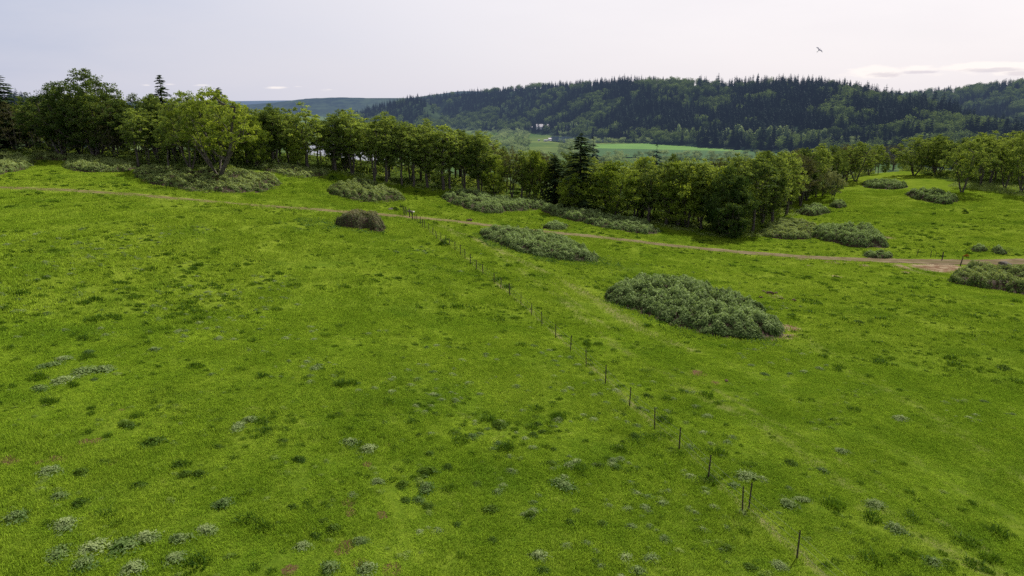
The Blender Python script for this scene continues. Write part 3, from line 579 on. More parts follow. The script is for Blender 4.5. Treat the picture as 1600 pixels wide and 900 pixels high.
V_OAK = {
 'stand': [oak(200+i, 14, 5.8+.5*(i % 3), .24+.07*(i % 3), 1+(i % 3), 120, per=72, leaf=.15, cr=.76, trunk_r=.27, shape=.55, spread=.35) for i in range(7)],
 'slim': [oak(220+i, 14, 4.3, .30, 1, 76, per=70, leaf=.15, cr=.72, trunk_r=.19, mat=M_oak, shape=.5) for i in range(3)],
 'open': [oak(240+i, 13, 11, .22, 3, 185, per=78, leaf=.15, cr=.82, spread=.8, shape=.6, trunk_r=.34) for i in range(3)],
 'hero': [oak(250, 14.3, 14, .27, 6, 250, per=76, leaf=.15, mat=M_hero, cr=.76, spread=1.25, shape=.5, trunk_r=.56)],
 'big': [oak(260+i, 17, 13, .12, 3, 300, per=90, leaf=.16, cr=.92, spread=.7, mat=M_oak_dark, trunk_r=.4) for i in range(2)],
 'light': [oak(270+i, 12, 10, .08, 2, 140, per=130, cr=1.05, mat=M_oak_light, trunk_r=.25) for i in range(2)],
 'bushy': [oak(280, 12, 9.5, .02, 3, 165, per=170, cr=1.1, mat=M_oak_dark, trunk_r=.25, shape=1.3)],
 'pale': [oak(290+i, 5.6, 4.2, .15, 2, 36, leaf=.12, per=150, cr=.75, mat=M_oak_pale, trunk_r=.12) for i in range(2)],
 'small': [oak(300+i, 6.5, 4.5, .12, 2, 38, leaf=.14, per=140, cr=.85, mat=M_oak_light, trunk_r=.11) for i in range(2)],
 'twiggy': [oak(310+i, 12, 7.5, .15, 2, 130, leaf=.11, per=40, cr=.75, mat=M_twiggy, trunk_r=.26) for i in range(3)],
 'fir': [conifer(320+i, 20, 3.6, 36, .30, 2.0, gap=.24) for i in range(3)],
}
def plant_tree(kind, vi, base, Ht, wscale, name, label, cat, group, rz=None):
    tm, cm, H0, W0 = V_OAK[kind][vi % len(V_OAK[kind])]; s = Ht/H0; rz = random.uniform(0, 6.28) if rz is None else rz
    r = bpy.data.objects.new(name, None); COL.objects.link(r); r.location = base; r.rotation_euler.z = rz; sx = s*wscale; r.scale = (sx, sx, s); r.empty_display_size = .5
    link('trunk', tm, r); link('crown', cm, r); tag(r, label, cat, group); return r
# front row: base column/row, row of the top, crown width in columns, kind, name, label
FR = [
 (9,238,106,74,'fir','fir_tree','dark drooping conifer at the left end of the treeline'),
 (98,246,132,112,'big','oak_tree','big dark broadleaf with low limbs, left of the tallest crown'),
 (150,248,108,118,'big','oak_tree','tallest dark broadleaf of the treeline with a peaked crown'),
 (180,249,152,70,'twiggy','oak_tree','brownish twiggy tree below the tallest dark broadleaf'),
 (216,262,166,44,'slim','oak_tree','slender tree with thin straight trunk beside the bramble bank'),
 (245,255,148,56,'stand','oak_tree','oak with loose crown between slender tree and twin-stem oak'),
 (264,263,178,36,'slim','oak_tree','thin-stemmed tree in front of the twin-stem oak'),
 (298,265,141,84,'open','oak_tree','twin-stem oak just left of the many-stemmed oak'),
 (343,276,136,128,'hero','oak_tree','many-stemmed spreading oak standing forward on the bramble bank'),
 (402,262,178,46,'light','oak_tree','bright green low oak crown beside the many-stemmed oak'),
 (428,259,163,54,'stand','oak_tree','oak with bare lower trunk right of the many-stemmed oak'),
 (437,261,172,44,'slim','oak_tree','slim leaning oak behind the small round tree'),
 (466,261,208,32,'small','small_tree','small round light green tree in front of the oaks'),
 (482,263,162,74,'stand','oak_tree','tall full oak just right of the small round tree'),
 (525,269,176,56,'stand','oak_tree','oak at the gap where pale water shows between trunks'),
 (550,273,167,64,'stand','oak_tree','tall oak with paired trunks right of the water gap'),
 (585,285,186,58,'stand','oak_tree','oak above the low mound thicket, dark at its foot'),
 (603,286,176,54,'stand','oak_tree','tall upright oak over the right end of the mound thicket'),
 (628,290,186,54,'stand','oak_tree','oak standing directly behind the wooden gate posts'),
 (646,292,190,46,'slim','oak_tree','slim oak right behind the top of the wire fence'),
 (668,294,192,52,'stand','oak_tree','oak with dark straight trunk left of the paired trunks'),
 (693,298,193,58,'stand','oak_tree','oak with heavy dark trunk, highest crown left of the conifer'),
 (704,297,200,46,'slim','oak_tree','slim oak touching the heavy dark trunk'),
 (726,299,202,50,'stand','oak_tree','oak at the left end of the long bramble bank'),
 (748,303,206,50,'stand','oak_tree','oak behind the middle of the long bramble bank'),
 (773,306,240,50,'light','oak_tree','low light green oak crown above the long bramble bank'),
 (800,309,226,36,'twiggy','oak_tree','thin half bare tree between light green oaks'),
 (815,310,232,46,'slim','oak_tree','slim oak left of the dark tree beside the conifer'),
 (836,313,232,46,'light','oak_tree','bright slim oak next to the dark narrow tree'),
 (866,318,240,46,'fir','fir_tree','dark narrow evergreen just left of the tallest conifer'),
 (905,330,206,58,'fir','fir_tree','tallest dark conifer rising above the middle treeline'),
 (895,332,268,46,'light','oak_tree','low green oak at the foot of the tallest conifer'),
 (958,341,248,88,'light','oak_tree','broad bright yellow green oak right of the tallest conifer'),
 (990,343,262,46,'slim','oak_tree','slim dark oak touching the broad bright oak'),
 (1014,348,258,52,'stand','oak_tree','oak among crowded stems right of the broad bright oak'),
 (1040,352,250,54,'stand','oak_tree','oak with grey crowded stems in the middle stand'),
 (1074,355,242,62,'stand','oak_tree','tall oak with one straight dark trunk in middle stand'),
 (1096,358,250,50,'slim','oak_tree','slim oak left of the round dark tree'),
 (1132,369,262,88,'bushy','round_tree','round dark bushy tree with foliage down to the grass'),
 (1150,360,238,60,'stand','oak_tree','oak rising behind the round dark bushy tree'),
 (1176,362,238,58,'slim','oak_tree','slender open oak right of the round dark tree'),
 (1206,350,240,52,'stand','oak_tree','oak above the sprawling thicket right of the round tree'),
 (1228,336,236,50,'stand','oak_tree','oak left of the lone thin-trunk oak by the thickets'),
 (1250,322,236,56,'twiggy','oak_tree','thin-trunk brownish oak just left of the pale trees'),
 (1285,306,258,32,'pale','pale_tree','pale grey green small tree, left one of two'),
 (1301,312,266,28,'pale','pale_tree','pale grey green small tree, right one of two'),
 (1270,300,230,54,'stand','oak_tree','oak directly behind the two pale small trees'),
 (1317,278,228,48,'stand','oak_tree','oak behind the low-branched oak at the clearing edge'),
 (1337,283,222,62,'open','oak_tree','low-branched oak at the left edge of the far clearing'),
 (1366,270,224,40,'slim','oak_tree','slim oak at the back corner of the far clearing'),
 (1395,266,222,46,'twiggy','oak_tree','brownish oak with twin trunks at back of the clearing'),
 (1428,274,213,68,'open','oak_tree','round-crowned oak casting shade at back of the clearing'),
 (1462,274,212,66,'open','oak_tree','thick-trunked oak right of the round-crowned oak'),
 (1503,301,214,68,'open','oak_tree','oak standing forward beside the oval thicket in the clearing'),
 (1532,290,208,60,'stand','oak_tree','oak just right of the forward clearing oak'),
 (1548,286,206,54,'stand','oak_tree','second oak right of the forward clearing oak'),
 (1570,294,210,60,'open','oak_tree','dark oak near the right edge of the picture'),
 (1596,300,204,64,'open','oak_tree','oak cut by the right edge of the picture'),
]
fb = pick([t[0] for t in FR], [t[1] for t in FR])
for i, (t, b) in enumerate(zip(FR, fb)):
    d = ray(t[0], t[2]); rh = math.hypot(b[0], b[1]); top = CZ+d[2]/math.hypot(d[0], d[1])*rh; Ht = top-b[2]
    depth = b[1]*CP-(b[2]-CZ)*SP; w = t[3]*depth/F; tm, cm, H0, W0 = V_OAK[t[4]][i % len(V_OAK[t[4]])]
    ws = min(1.45, max(.65, w/(W0*Ht/H0)*.97)) if t[4] != 'fir' else min(2.3, w/(W0*Ht/H0)*1.55); b = Vector(b); b.z -= .05
    if t[4] == 'hero': rz = .6
    else: rz = None
    plant_tree(t[4], i, b, Ht*.985, ws, t[5], t[6], 'tree', None, rz)
# conifers showing over the treeline at left, and two beyond the treeline
for (px, r, pt, lb) in [(289,165,118,'pointed conifer showing above the twin-stem oak'),(373,170,137,'slim conifer tip showing behind the many-stemmed oak'),(20,170,150,'conifer behind the left end of the treeline')]:
    x = (px-800)/F; an = math.atan(x/CP); b = Vector((r*math.sin(an), r*math.cos(an), 0)); b.z = float(H(b.x, b.y)); d = ray(px, pt); top = CZ+d[2]/math.hypot(d[0], d[1])*r
    plant_tree('fir', 1, b, top-b.z, 1.3, 'fir_tree', lb, 'tree', None)
# rows behind
SEG = [(-60,300,'oak behind the dark broadleaf trees at the left end'),(300,420,'oak behind the many-stemmed spreading oak'),(420,620,'oak in the back rows around the water gap'),(620,880,'oak in the back rows left of the tallest conifer'),(880,1100,'oak in the back rows of the crowded middle stand'),(1100,1300,'oak in the back rows behind round tree and pale trees'),(1300,1660,'oak in the wood behind the far clearing')]
TOPR = [(-60,165),(0,160),(60,160),(130,140),(230,158),(300,150),(400,170),(480,172),(550,178),(600,182),(650,190),(700,200),(750,212),(800,234),(870,240),(905,245),(960,256),(1000,250),(1060,250),(1150,245),(1230,233),(1300,228),(1350,228),(1400,230),(1440,216),(1500,214),(1560,208),(1700,206)]
rb = random.Random(5); nb = 0
for row, (dr, cnt) in enumerate([(5,52),(11,50),(20,44),(34,38),(50,34),(72,30)]):
    for i in range(cnt):
        px = -60+1720*(i+rb.uniform(.1,.9))/cnt
        if 455 < px < 560 and (row > 1): continue
        bp = pick(px, tab(px, BASE))[0]; r0 = math.hypot(bp[0], bp[1]); r = r0+dr+rb.uniform(-4, 5)
        if row == 0 and px < 450: r += 4
        an = math.atan2(bp[0], bp[1]); x, y = r*math.sin(an), r*math.cos(an); z = float(H(x, y))
        pt = tab(px, TOPR)+rb.uniform(-8, 14); d = ray(px, pt); top = CZ+d[2]/math.hypot(d[0], d[1])*r; Ht = min(top-z, rb.uniform(13, 17.5)); 
        if Ht < 8: Ht = rb.uniform(8, 10)
        if Ht > 40: continue
        kd = rb.choice(['stand','stand','stand','slim','slim','open','light','twiggy','twiggy','big','stand']) if px > 200 else rb.choice(['stand','big','open','twiggy'])
        lb = [s_[2] for s_ in SEG if s_[0] <= px < s_[1]][0]
        plant_tree(kd, rb.randrange(9), Vector((x, y, z-.1)), Ht, rb.uniform(.85, 1.15), 'oak_tree', lb, 'tree', lb.replace('oak ', 'oaks ', 1)); nb += 1

# ---------------------------------------------------------------- bramble thickets
def inside(px, py, poly):
    n = len(poly); c = np.zeros(len(px), bool); j = n-1
    for i in range(n):
        xi, yi = poly[i]; xj, yj = poly[j]
        c ^= ((yi > py) != (yj > py)) & (px < (xj-xi)*(py-yi)/(yj-yi+1e-12)+xi); j = i
    return c
def smooth_poly(P, k=6):
    P = np.array(P); n = len(P); out = []
    for i in range(n):
        p0, p1, p2, p3 = P[i-1], P[i], P[(i+1) % n], P[(i+2) % n]
        for j in range(k):
            t = j/k; out.append(.5*((2*p1)+(-p0+p2)*t+(2*p0-5*p1+4*p2-p3)*t*t+(-p0+3*p1-3*p2+p3)*t**3))
    return np.array(out)
def thicket(name, poly, h, dens, leaf, mat, label, seed, edge=1.3, lump=.42, canes=60, ls=1.6, cat='thicket'):
    rng = np.random.default_rng(seed)
    W = pick([p[0] for p in poly], [p[1] for p in poly])[:,:2]; W = smooth_poly(W); c0 = W.mean(0); Wl = W-c0
    x0, y0 = Wl.min(0); x1, y1 = Wl.max(0); A = (x1-x0)*(y1-y0)
    closed = np.vstack([W, W[:1]])
    def prof(x, y):
        d = seg_dist(x+c0[0], y+c0[1], closed); d = d-min(1.2, .6*edge)*4.*np.clip(fbm(x+seed, y, 2.6, 3, seed+4)-.44, 0, .35); base = np.clip(1-(1-np.clip(d/(edge*1.25), 0, 1))**2, 0, 1)**.7
        big = fbm(x+seed*3, y, ls*2.4, 2, seed); sm = fbm(x, y+seed, ls*.6, 3, seed+9); sm = 1-np.abs(2*sm-1)*1.6 if False else sm
        return h*base*np.clip(.80+lump*(1.5*(big-.5)+2.7*(sm-.5)), .12, 1.35)
    # core
    st = max(.25, math.sqrt(A)/40); gx, gy = np.meshgrid(np.arange(x0, x1+st, st), np.arange(y0, y1+st, st), indexing='ij'); ins = inside(gx.ravel(), gy.ravel(), Wl)
    pz = np.where(ins, prof(gx.ravel(), gy.ravel())*.80, -.3); gz = H(gx+c0[0], gy+c0[1]).ravel()
    zb = float(H(c0[0], c0[1])); vv = np.stack([gx.ravel(), gy.ravel(), gz+pz-zb], 1); ny = gx.shape[1]; nx = gx.shape[0]
    a = (np.arange(nx-1)[:,None]*ny+np.arange(ny-1)).ravel(); ff = np.stack([a, a+ny, a+ny+1, a+1], 1); ff = ff[ins[ff].any(1)]
    uq, inv = np.unique(ff, return_inverse=True); core = (vv[uq], inv.reshape(ff.shape))
    # canes: arching stems round the rim
    m = canes; k = rng.integers(0, len(Wl), m); b = Wl[k]*rng.uniform(.8, .98, (m,1)); out = b/np.linalg.norm(b, axis=1, keepdims=True)
    p0, p1, r0, r1 = [], [], [], []
    for i in range(m):
        L = rng.uniform(.4, 1.1)*min(1., h); pv = np.array([b[i,0]*.93, b[i,1]*.93, 0]); hh = h*rng.uniform(.3,.7)
        pts = [pv+np.array([out[i,0]*L*t, out[i,1]*L*t, hh*math.sin(t*2.6+.3)]) for t in (0,.33,.66,1)]
        pts = [q+np.array([0,0,float(H(q[0]+c0[0], q[1]+c0[1]))-zb]) for q in pts]
        for q0, q1 in zip(pts[:-1], pts[1:]): p0.append(q0); p1.append(q1); r0.append(.014); r1.append(.012)
    tv, tf = tubes(p0, p1, np.array(r0), np.array(r1), 4)
    cv, cf = merge([core, (tv, tf)])
    root = bpy.data.objects.new(name, None); COL.objects.link(root); root.location = (c0[0], c0[1], zb)
    link('canes', mesh_np('canes', cv, cf, [M_cane], None, True), root)
    n = int(A*dens); x = rng.uniform(x0-.15, x1+.15, n); y = rng.uniform(y0-.15, y1+.15, n)
    xj = x+rng.normal(0,.12,n); yj = y+rng.normal(0,.12,n); k = inside(xj, yj, Wl); x, y = x[k], y[k]; n = len(x)
    pr = prof(x, y); cre = np.clip((fbm(x, y+seed, ls*.6, 3, seed+9)-.36)*7, 0, 1); kk_ = (pr > .14*h) & (rng.uniform(size=len(x)) < .22+.78*cre); x, y, pr = x[kk_], y[kk_], pr[kk_]; n = len(x); e = .12; gxn = (prof(x+e, y)-prof(x-e, y))/(2*e); gyn = (prof(x, y+e)-prof(x, y-e))/(2*e)
    dep = rng.uniform(0, 1, n)**2.2; z = pr*(1-dep*.35)+rng.normal(0, .05, n)+leaf*.3
    # steep rims need more leaves down their sides
    steep = np.hypot(gxn, gyn); rep = np.clip(np.round(steep*1.2), 0, 4).astype(int); xi = np.repeat(np.arange(n), rep)
    x = np.r_[x, x[xi]+rng.normal(0,.08,len(xi))]; y = np.r_[y, y[xi]+rng.normal(0,.08,len(xi))]; z = np.r_[z, z[xi]*rng.uniform(.05, 1, len(xi))]; gxn = np.r_[gxn, gxn[xi]]; gyn = np.r_[gyn, gyn[xi]]; dep = np.r_[dep, rng.uniform(.1,.6,len(xi))]; prr = np.r_[pr, pr[xi]]; n = len(x)
    zz = H(x+c0[0], y+c0[1])-zb+z
    nr = np.stack([-gxn*.6, -gyn*.6, np.ones(n)], 1); nr /= np.linalg.norm(nr,axis=1,keepdims=True); nr += rand_unit(n, rng)*.75; nr /= np.linalg.norm(nr,axis=1,keepdims=True)
    t = np.cross(nr, rand_unit(n, rng)); t /= np.linalg.norm(t,axis=1,keepdims=True); bb = np.cross(nr, t); L = leaf*rng.uniform(.55, 1.4, n)[:,None]
    v, f = quads_from(np.stack([x, y, zz], 1), t*L, bb*L*.65)
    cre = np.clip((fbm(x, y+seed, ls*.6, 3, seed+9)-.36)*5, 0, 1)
    tone = np.clip(.05+(.25+.75*cre)*.85*np.clip(z/np.maximum(prr, .1),0,1.2)**1.4*np.clip(.35+1.0*(prr/h-.25), .2, 1.1)-dep*.55+rng.uniform(-.28, .28, n), 0, 1)  # tone painted lighter on tops, shade painted into creases, sides and inside
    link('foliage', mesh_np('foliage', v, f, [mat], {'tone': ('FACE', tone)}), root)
    tag(root, label, cat); return root
TH = [
 ('bramble_thicket', [(940,463),(980,484),(1035,504),(1085,521),(1150,531),(1210,531),(1228,520),(1200,490),(1125,462),(1062,443),(1000,440),(965,450)], 1.9, 330, .105, M_bramble, 'largest grey green bramble mound, nearest the camera right of the fence', 3.0),
 ('bramble_thicket', [(747,369),(785,386),(830,399),(880,408),(925,410),(935,402),(900,383),(860,369),(800,361),(760,361)], 1.6, 200, .11, M_bramble, 'grey green bramble mound between the farm track and wire fence', 2.4),
 ('brown_shrub', [(522,350),(545,358),(575,361),(592,366),(602,358),(580,350),(540,344)], 2.7, 230, .09, M_brown, 'brownish purple shrub beside the track, left of the gate posts', 1.4),
 ('bramble_thicket', [(512,302),(540,312),(580,318),(622,316),(632,309),(600,293),(560,285),(522,290)], 1.5, 130, .13, M_bramble_g, 'low pale bramble mound above the brownish purple shrub', 1.6),
 ('bramble_thicket', [(205,274),(240,290),(290,299),(340,302),(400,302),(440,292),(432,278),(400,272),(300,268),(230,264)], 1.1, 110, .13, M_bramble_g, 'wide bramble bank in front of the many-stemmed oak', 1.5),
 ('bramble_thicket', [(400,262),(430,272),(470,279),(512,277),(508,268),(460,262),(420,258)], .9, 110, .13, M_bramble_g, 'low bramble strip right of the many-stemmed oak', 1.2),
 ('bramble_thicket', [(98,262),(135,270),(200,268),(215,260),(180,254),(115,254)], 1.1, 120, .13, M_bramble_g, 'low bramble patch under the tallest dark broadleaf', 1.2),
 ('bramble_thicket', [(-20,274),(15,270),(48,262),(55,255),(40,248),(-20,246)], 1.1, 120, .13, M_bramble_g, 'bramble patch at the left edge of the pasture', 1.2),
 ('bramble_thicket', [(50,250),(110,252),(210,258),(225,252),(150,246),(60,242)], .7, 90, .14, M_bramble_g, 'thin bramble strip along the foot of the left trees', 1.),
 ('bramble_thicket', [(690,310),(720,324),(760,334),(800,332),(858,326),(850,318),(800,314),(750,306),(705,303)], 1.5, 140, .12, M_bramble, 'long bramble bank between the gate posts and tallest conifer', 1.5),
 ('bramble_thicket', [(845,330),(880,342),(940,356),(1000,366),(1032,364),(1010,352),(950,340),(900,328),(855,324)], 1.5, 150, .12, M_bramble, 'long bramble bank running down below the tallest conifer', 1.4),
 ('bramble_thicket', [(846,356),(865,360),(888,358),(884,352),(860,350)], .9, 240, .11, M_bramble, 'small domed bramble just behind the mound beside the fence', 1.),
 ('bramble_thicket', [(1185,366),(1220,374),(1262,374),(1280,364),(1275,352),(1240,346),(1205,350)], 1.2, 130, .13, M_bramble_g, 'sprawling light bramble right of the round dark tree', 1.4),
 ('bramble_thicket', [(1262,368),(1310,382),(1350,388),(1384,388),(1388,378),(1370,366),(1320,360),(1280,360)], 1.9, 160, .12, M_bramble, 'dark-sided bramble mound left of the bare soil patch', 1.4),
 ('bramble_thicket', [(1243,332),(1262,338),(1290,336),(1302,331),(1285,326),(1255,326)], 1.6, 150, .12, M_bramble, 'bramble clump below the thin-trunk brownish oak', 1.2),
 ('bramble_thicket', [(1296,323),(1308,326),(1322,324),(1318,318),(1302,318)], 1.4, 160, .12, M_bramble, 'small round bramble under the two pale trees', 1.1),
 ('bramble_thicket', [(1344,290),(1365,295),(1400,296),(1420,292),(1405,287),(1365,285)], 1.3, 90, .15, M_bramble, 'farthest oval thicket in the shade of the clearing', 1.4),
 ('bramble_thicket', [(1414,305),(1440,314),(1475,320),(1500,316),(1492,308),(1460,302),(1430,300)], 1.7, 100, .15, M_bramble, 'oval thicket beside the forward clearing oak', 1.5),
 ('bramble_thicket', [(1349,400),(1365,404),(1390,404),(1396,400),(1380,397),(1358,397)], 1.0, 240, .11, M_bramble, 'small dark thicket touching the upper edge of the track', .9),
 ('bramble_thicket', [(1517,391),(1525,394),(1540,393),(1538,389),(1524,388)], .9, 220, .11, M_bramble, 'left one of two small thickets above the track, right side', .8),
 ('bramble_thicket', [(1543,392),(1556,397),(1572,398),(1573,393),(1560,389),(1548,389)], 1.1, 220, .11, M_bramble, 'right one of two small thickets above the track, right side', .9),
 ('bramble_thicket', [(1482,440),(1530,450),(1600,462),(1660,468),(1670,445),(1600,430),(1540,424),(1498,426)], 1.8, 220, .10, M_bramble_g, 'long bramble mound below the track at the right edge', 1.4),
]
for i, (nm, poly, h, dn, lf, mt, lb, ed) in enumerate(TH):
    thicket(nm, poly, h, dn, lf, mt, lb, 400+i*13, edge=ed, cat='shrub' if nm != 'bramble_thicket' else 'thicket', canes=50 if i < 4 else 24, lump=.22 if nm == 'brown_shrub' else .42, ls=1.3 if i < 2 else 1.6)
# rank green weeds round the brown shrub and below the treeline (ground cover)
def cover(name, polys, n, hh, leaf, mat, label, seed):
    rng = np.random.default_rng(seed); vs = []; 
    P_, T_ = [], []
    for poly in polys:
        W = pick([p[0] for p in poly], [p[1] for p in poly])[:,:2]; x0, y0 = W.min(0); x1, y1 = W.max(0); m = int(n*(x1-x0)*(y1-y0)); x = rng.uniform(x0, x1, m); y = rng.uniform(y0, y1, m)
        k = inside(x, y, W) & (fbm(x, y, 2.5, 3, seed)+rng.uniform(-.15,.15,m) > .42); x, y = x[k], y[k]; q = rng.uniform(0, 1, len(x)); P_.append(np.stack([x, y, H(x, y)+hh*q*(.4+fbm(x, y, 1.5, 2, seed+3))], 1)); T_.append(q*.6+rng.uniform(0,.4,len(x)))
    c = np.concatenate(P_); m = len(c); nr = rand_unit(m, rng)+[0,0,1.1]; nr /= np.linalg.norm(nr,axis=1,keepdims=True); t = np.cross(nr, rand_unit(m, rng)); t /= np.linalg.norm(t,axis=1,keepdims=True); b = np.cross(nr, t); L = leaf*rng.uniform(.6,1.4,m)[:,None]
    v, f = quads_from(c, t*L, b*L*.55); tag(link(name, mesh_np(name, v, f, [mat], {'tone': ('FACE', np.concatenate(T_))})), label, None, None, 'stuff')
M_nettle = leaf_mat('rank_green_weeds', (.045,.11,.018), (.11,.20,.045), .3, pos_scale=.6, objvar=0)
cover('rank_weeds', [[(455,345),(480,356),(530,362),(600,368),(612,360),(596,352),(530,345),(480,341)], [(900,408),(930,416),(975,418),(965,408),(930,402)], [(930,466),(980,492),(1035,512),(1085,529),(1150,540),(1215,540),(1215,531),(1150,528),(1085,517),(1035,500),(980,480),(945,458)], [(735,366),(770,390),(830,406),(890,416),(930,416),(920,406),(870,402),(820,394),(770,378),(745,364)]], 45, .35, .09, M_nettle, 'rank fresh green weeds round the brownish shrub and fence mound', 3)
cover('undergrowth', [[(430,262),(540,276),(600,290),(700,302),(800,314),(905,334),(1000,352),(1120,372),(1190,372),(1250,335),(1235,322),(1160,350),(1000,338),(900,318),(700,289),(560,268),(450,256)],
      [(-60,250),(100,250),(230,262),(340,270),(430,264),(420,256),(300,256),(100,240),(-60,238)], [(1480,292),(1540,300),(1640,315),(1640,298),(1560,286),(1500,282)]], 26, .55, .13, M_bramble_g, 'shaded undergrowth along the foot of the treeline', 4)

_uu = np.arange(-60, 1661, 40.); _yy = np.interp(_uu, [q[0] for q in BASE], [q[1] for q in BASE])
def band_cover():
    rng = np.random.default_rng(8); u_ = rng.uniform(-60, 1660, 90000); rb_ = np.interp(u_, _bu, _br); r_ = rb_+rng.uniform(0, 1, len(u_))**1.2*30+1; a_ = np.arctan((u_-800)/F*CP); x = r_*np.sin(a_); y = r_*np.cos(a_)
    m = fbm(x, y, 3.5, 3, 12); k = m > .44; x, y, m = x[k], y[k], m[k]; n = len(x); q = rng.uniform(0, 1, n); hh = (1.1+1.6*(fbm(x, y, 14, 2, 19) > .55))*np.clip((m-.40)*4, .15, 1); c = np.stack([x, y, H(x, y)+hh*q], 1)
    nr = rand_unit(n, rng)+[0,0,.7]; nr /= np.linalg.norm(nr,axis=1,keepdims=True); t = np.cross(nr, rand_unit(n, rng)); t /= np.linalg.norm(t,axis=1,keepdims=True); b = np.cross(nr, t); L = .20*rng.uniform(.6,1.4,n)[:,None]
    v, f = quads_from(c, t*L, b*L*.6); tag(link('shaded_undergrowth', mesh_np('shaded_undergrowth', v, f, [M_oak], {'tone': ('FACE', q)})), 'dark shrubby undergrowth between the trunks of the treeline', None, None, 'stuff')
band_cover()
# ---------------------------------------------------------------- fences
def post_mesh(h, r, sides, top_flat=True, lean=(0,0), blade=True):
    parts = [tubes([(0,0,-.25)], [(lean[0],lean[1],h)], [r], [r*.92], sides)]
    v, f = parts[0]; v = np.vstack([v, [[lean[0],lean[1],h+.003]]])
    parts = [(v, f)]
    if blade:                                 # studded T section of a steel fence post
        for z in np.arange(.25, h-.05, .18): parts.append(tubes([(-.028,0,z)], [(.028,0,z+.012)], [.008], [.008], 4))
        parts.append(tubes([(0,-.03,-.2)], [(lean[0],lean[1]-.03,h)], [.012], [.012], 4))
    return merge(parts)
def cap(v, f): return v, f
fr = bpy.data.objects.new('wire_fence', None); COL.objects.link(fr); fr.location = fence_w[2]; tag(fr, 'thin wire fence on steel posts running down the pasture', 'fence')
tp = [mesh_np('post', *post_mesh(1.4, .036, 6, lean=l), [M_steel]) for l in ((0,0),(.06,0),(-.05,.05))]
wp = mesh_np('post', *post_mesh(1.55, .10, 8, blade=False), [M_wood], None, True)
tops = []
for i, w in enumerate(fence_w[4:], 4):
    wk = random.uniform(.95, 1.15)*(1.5 if i < 24 else 1.0); o = link('post', tp[i % 3], fr, Vector(w)-fr.location, random.uniform(0, .3), (wk,wk,random.uniform(.93, 1.08))); tops.append(np.array(w)-np.array(fr.location))
q = np.array(fence_w[35])+[.35,.2,0]; link('post', tp[1], fr, Vector(q)-fr.location, .4)
for hh in (.45, .8, 1.15):
    a = np.array(tops[:-1])+[0,0,hh]; b = np.array(tops[1:])+[0,0,hh]; m = (a+b)/2-[0,0,.03]
    v, f = tubes(np.vstack([a, m]), np.vstack([m, b]), np.full(2*len(a), .0035), np.full(2*len(a), .0035), 3)
    link('wire', mesh_np('wire', v, f, [M_wire]), fr)
for i, (px, py, lb) in enumerate([(631.5,336.5,'thick wooden gate post, left one of the close pair by the track'),(634.5,336.5,'thick wooden gate post, right one of the close pair by track'),(640,339.5,'wooden gate post alone on the near edge of the track'),(644.5,344,'shorter wooden corner post where the wire fence starts')]):
    o = link('gate_post', wp, None, pick1(px, py), i, (1,1,[1.05,1.05,1.05,.9][i])); tag(o, lb, 'post')
for (px, py, lb) in [(626,329,'thin steel post, left of two just beyond the gate posts'),(628.7,331,'thin steel post, right of two just beyond the gate posts')]:
    tag(link('steel_post', tp[0], None, pick1(px, py), 0), lb, 'post')
for i, (px, py, s_, tl, lb) in enumerate([(1432.5,399.5,(.6,.6,.75),.13,'leaning thin post, leftmost of the posts above the track'),(1454,402,(.5,.5,.72),0,'thin upright post second from left above the track'),(1462,402,(.35,.35,.6),0,'thinnest post between the thin upright and thick dark posts'),(1472,405.5,(1.,1.,.85),.03,'thick dark post on the upper edge of the track'),(1500.5,414.5,(1.,1.,.9),.17,'leaning thick post on the lower edge of the track'),(1518,413.5,(.9,.9,.4),0,'short stub post right of the leaning thick post')]):
    o = link('wooden_post', wp, None, pick1(px, py), 0, s_); o.rotation_euler.y = tl; tag(o, lb, 'post')

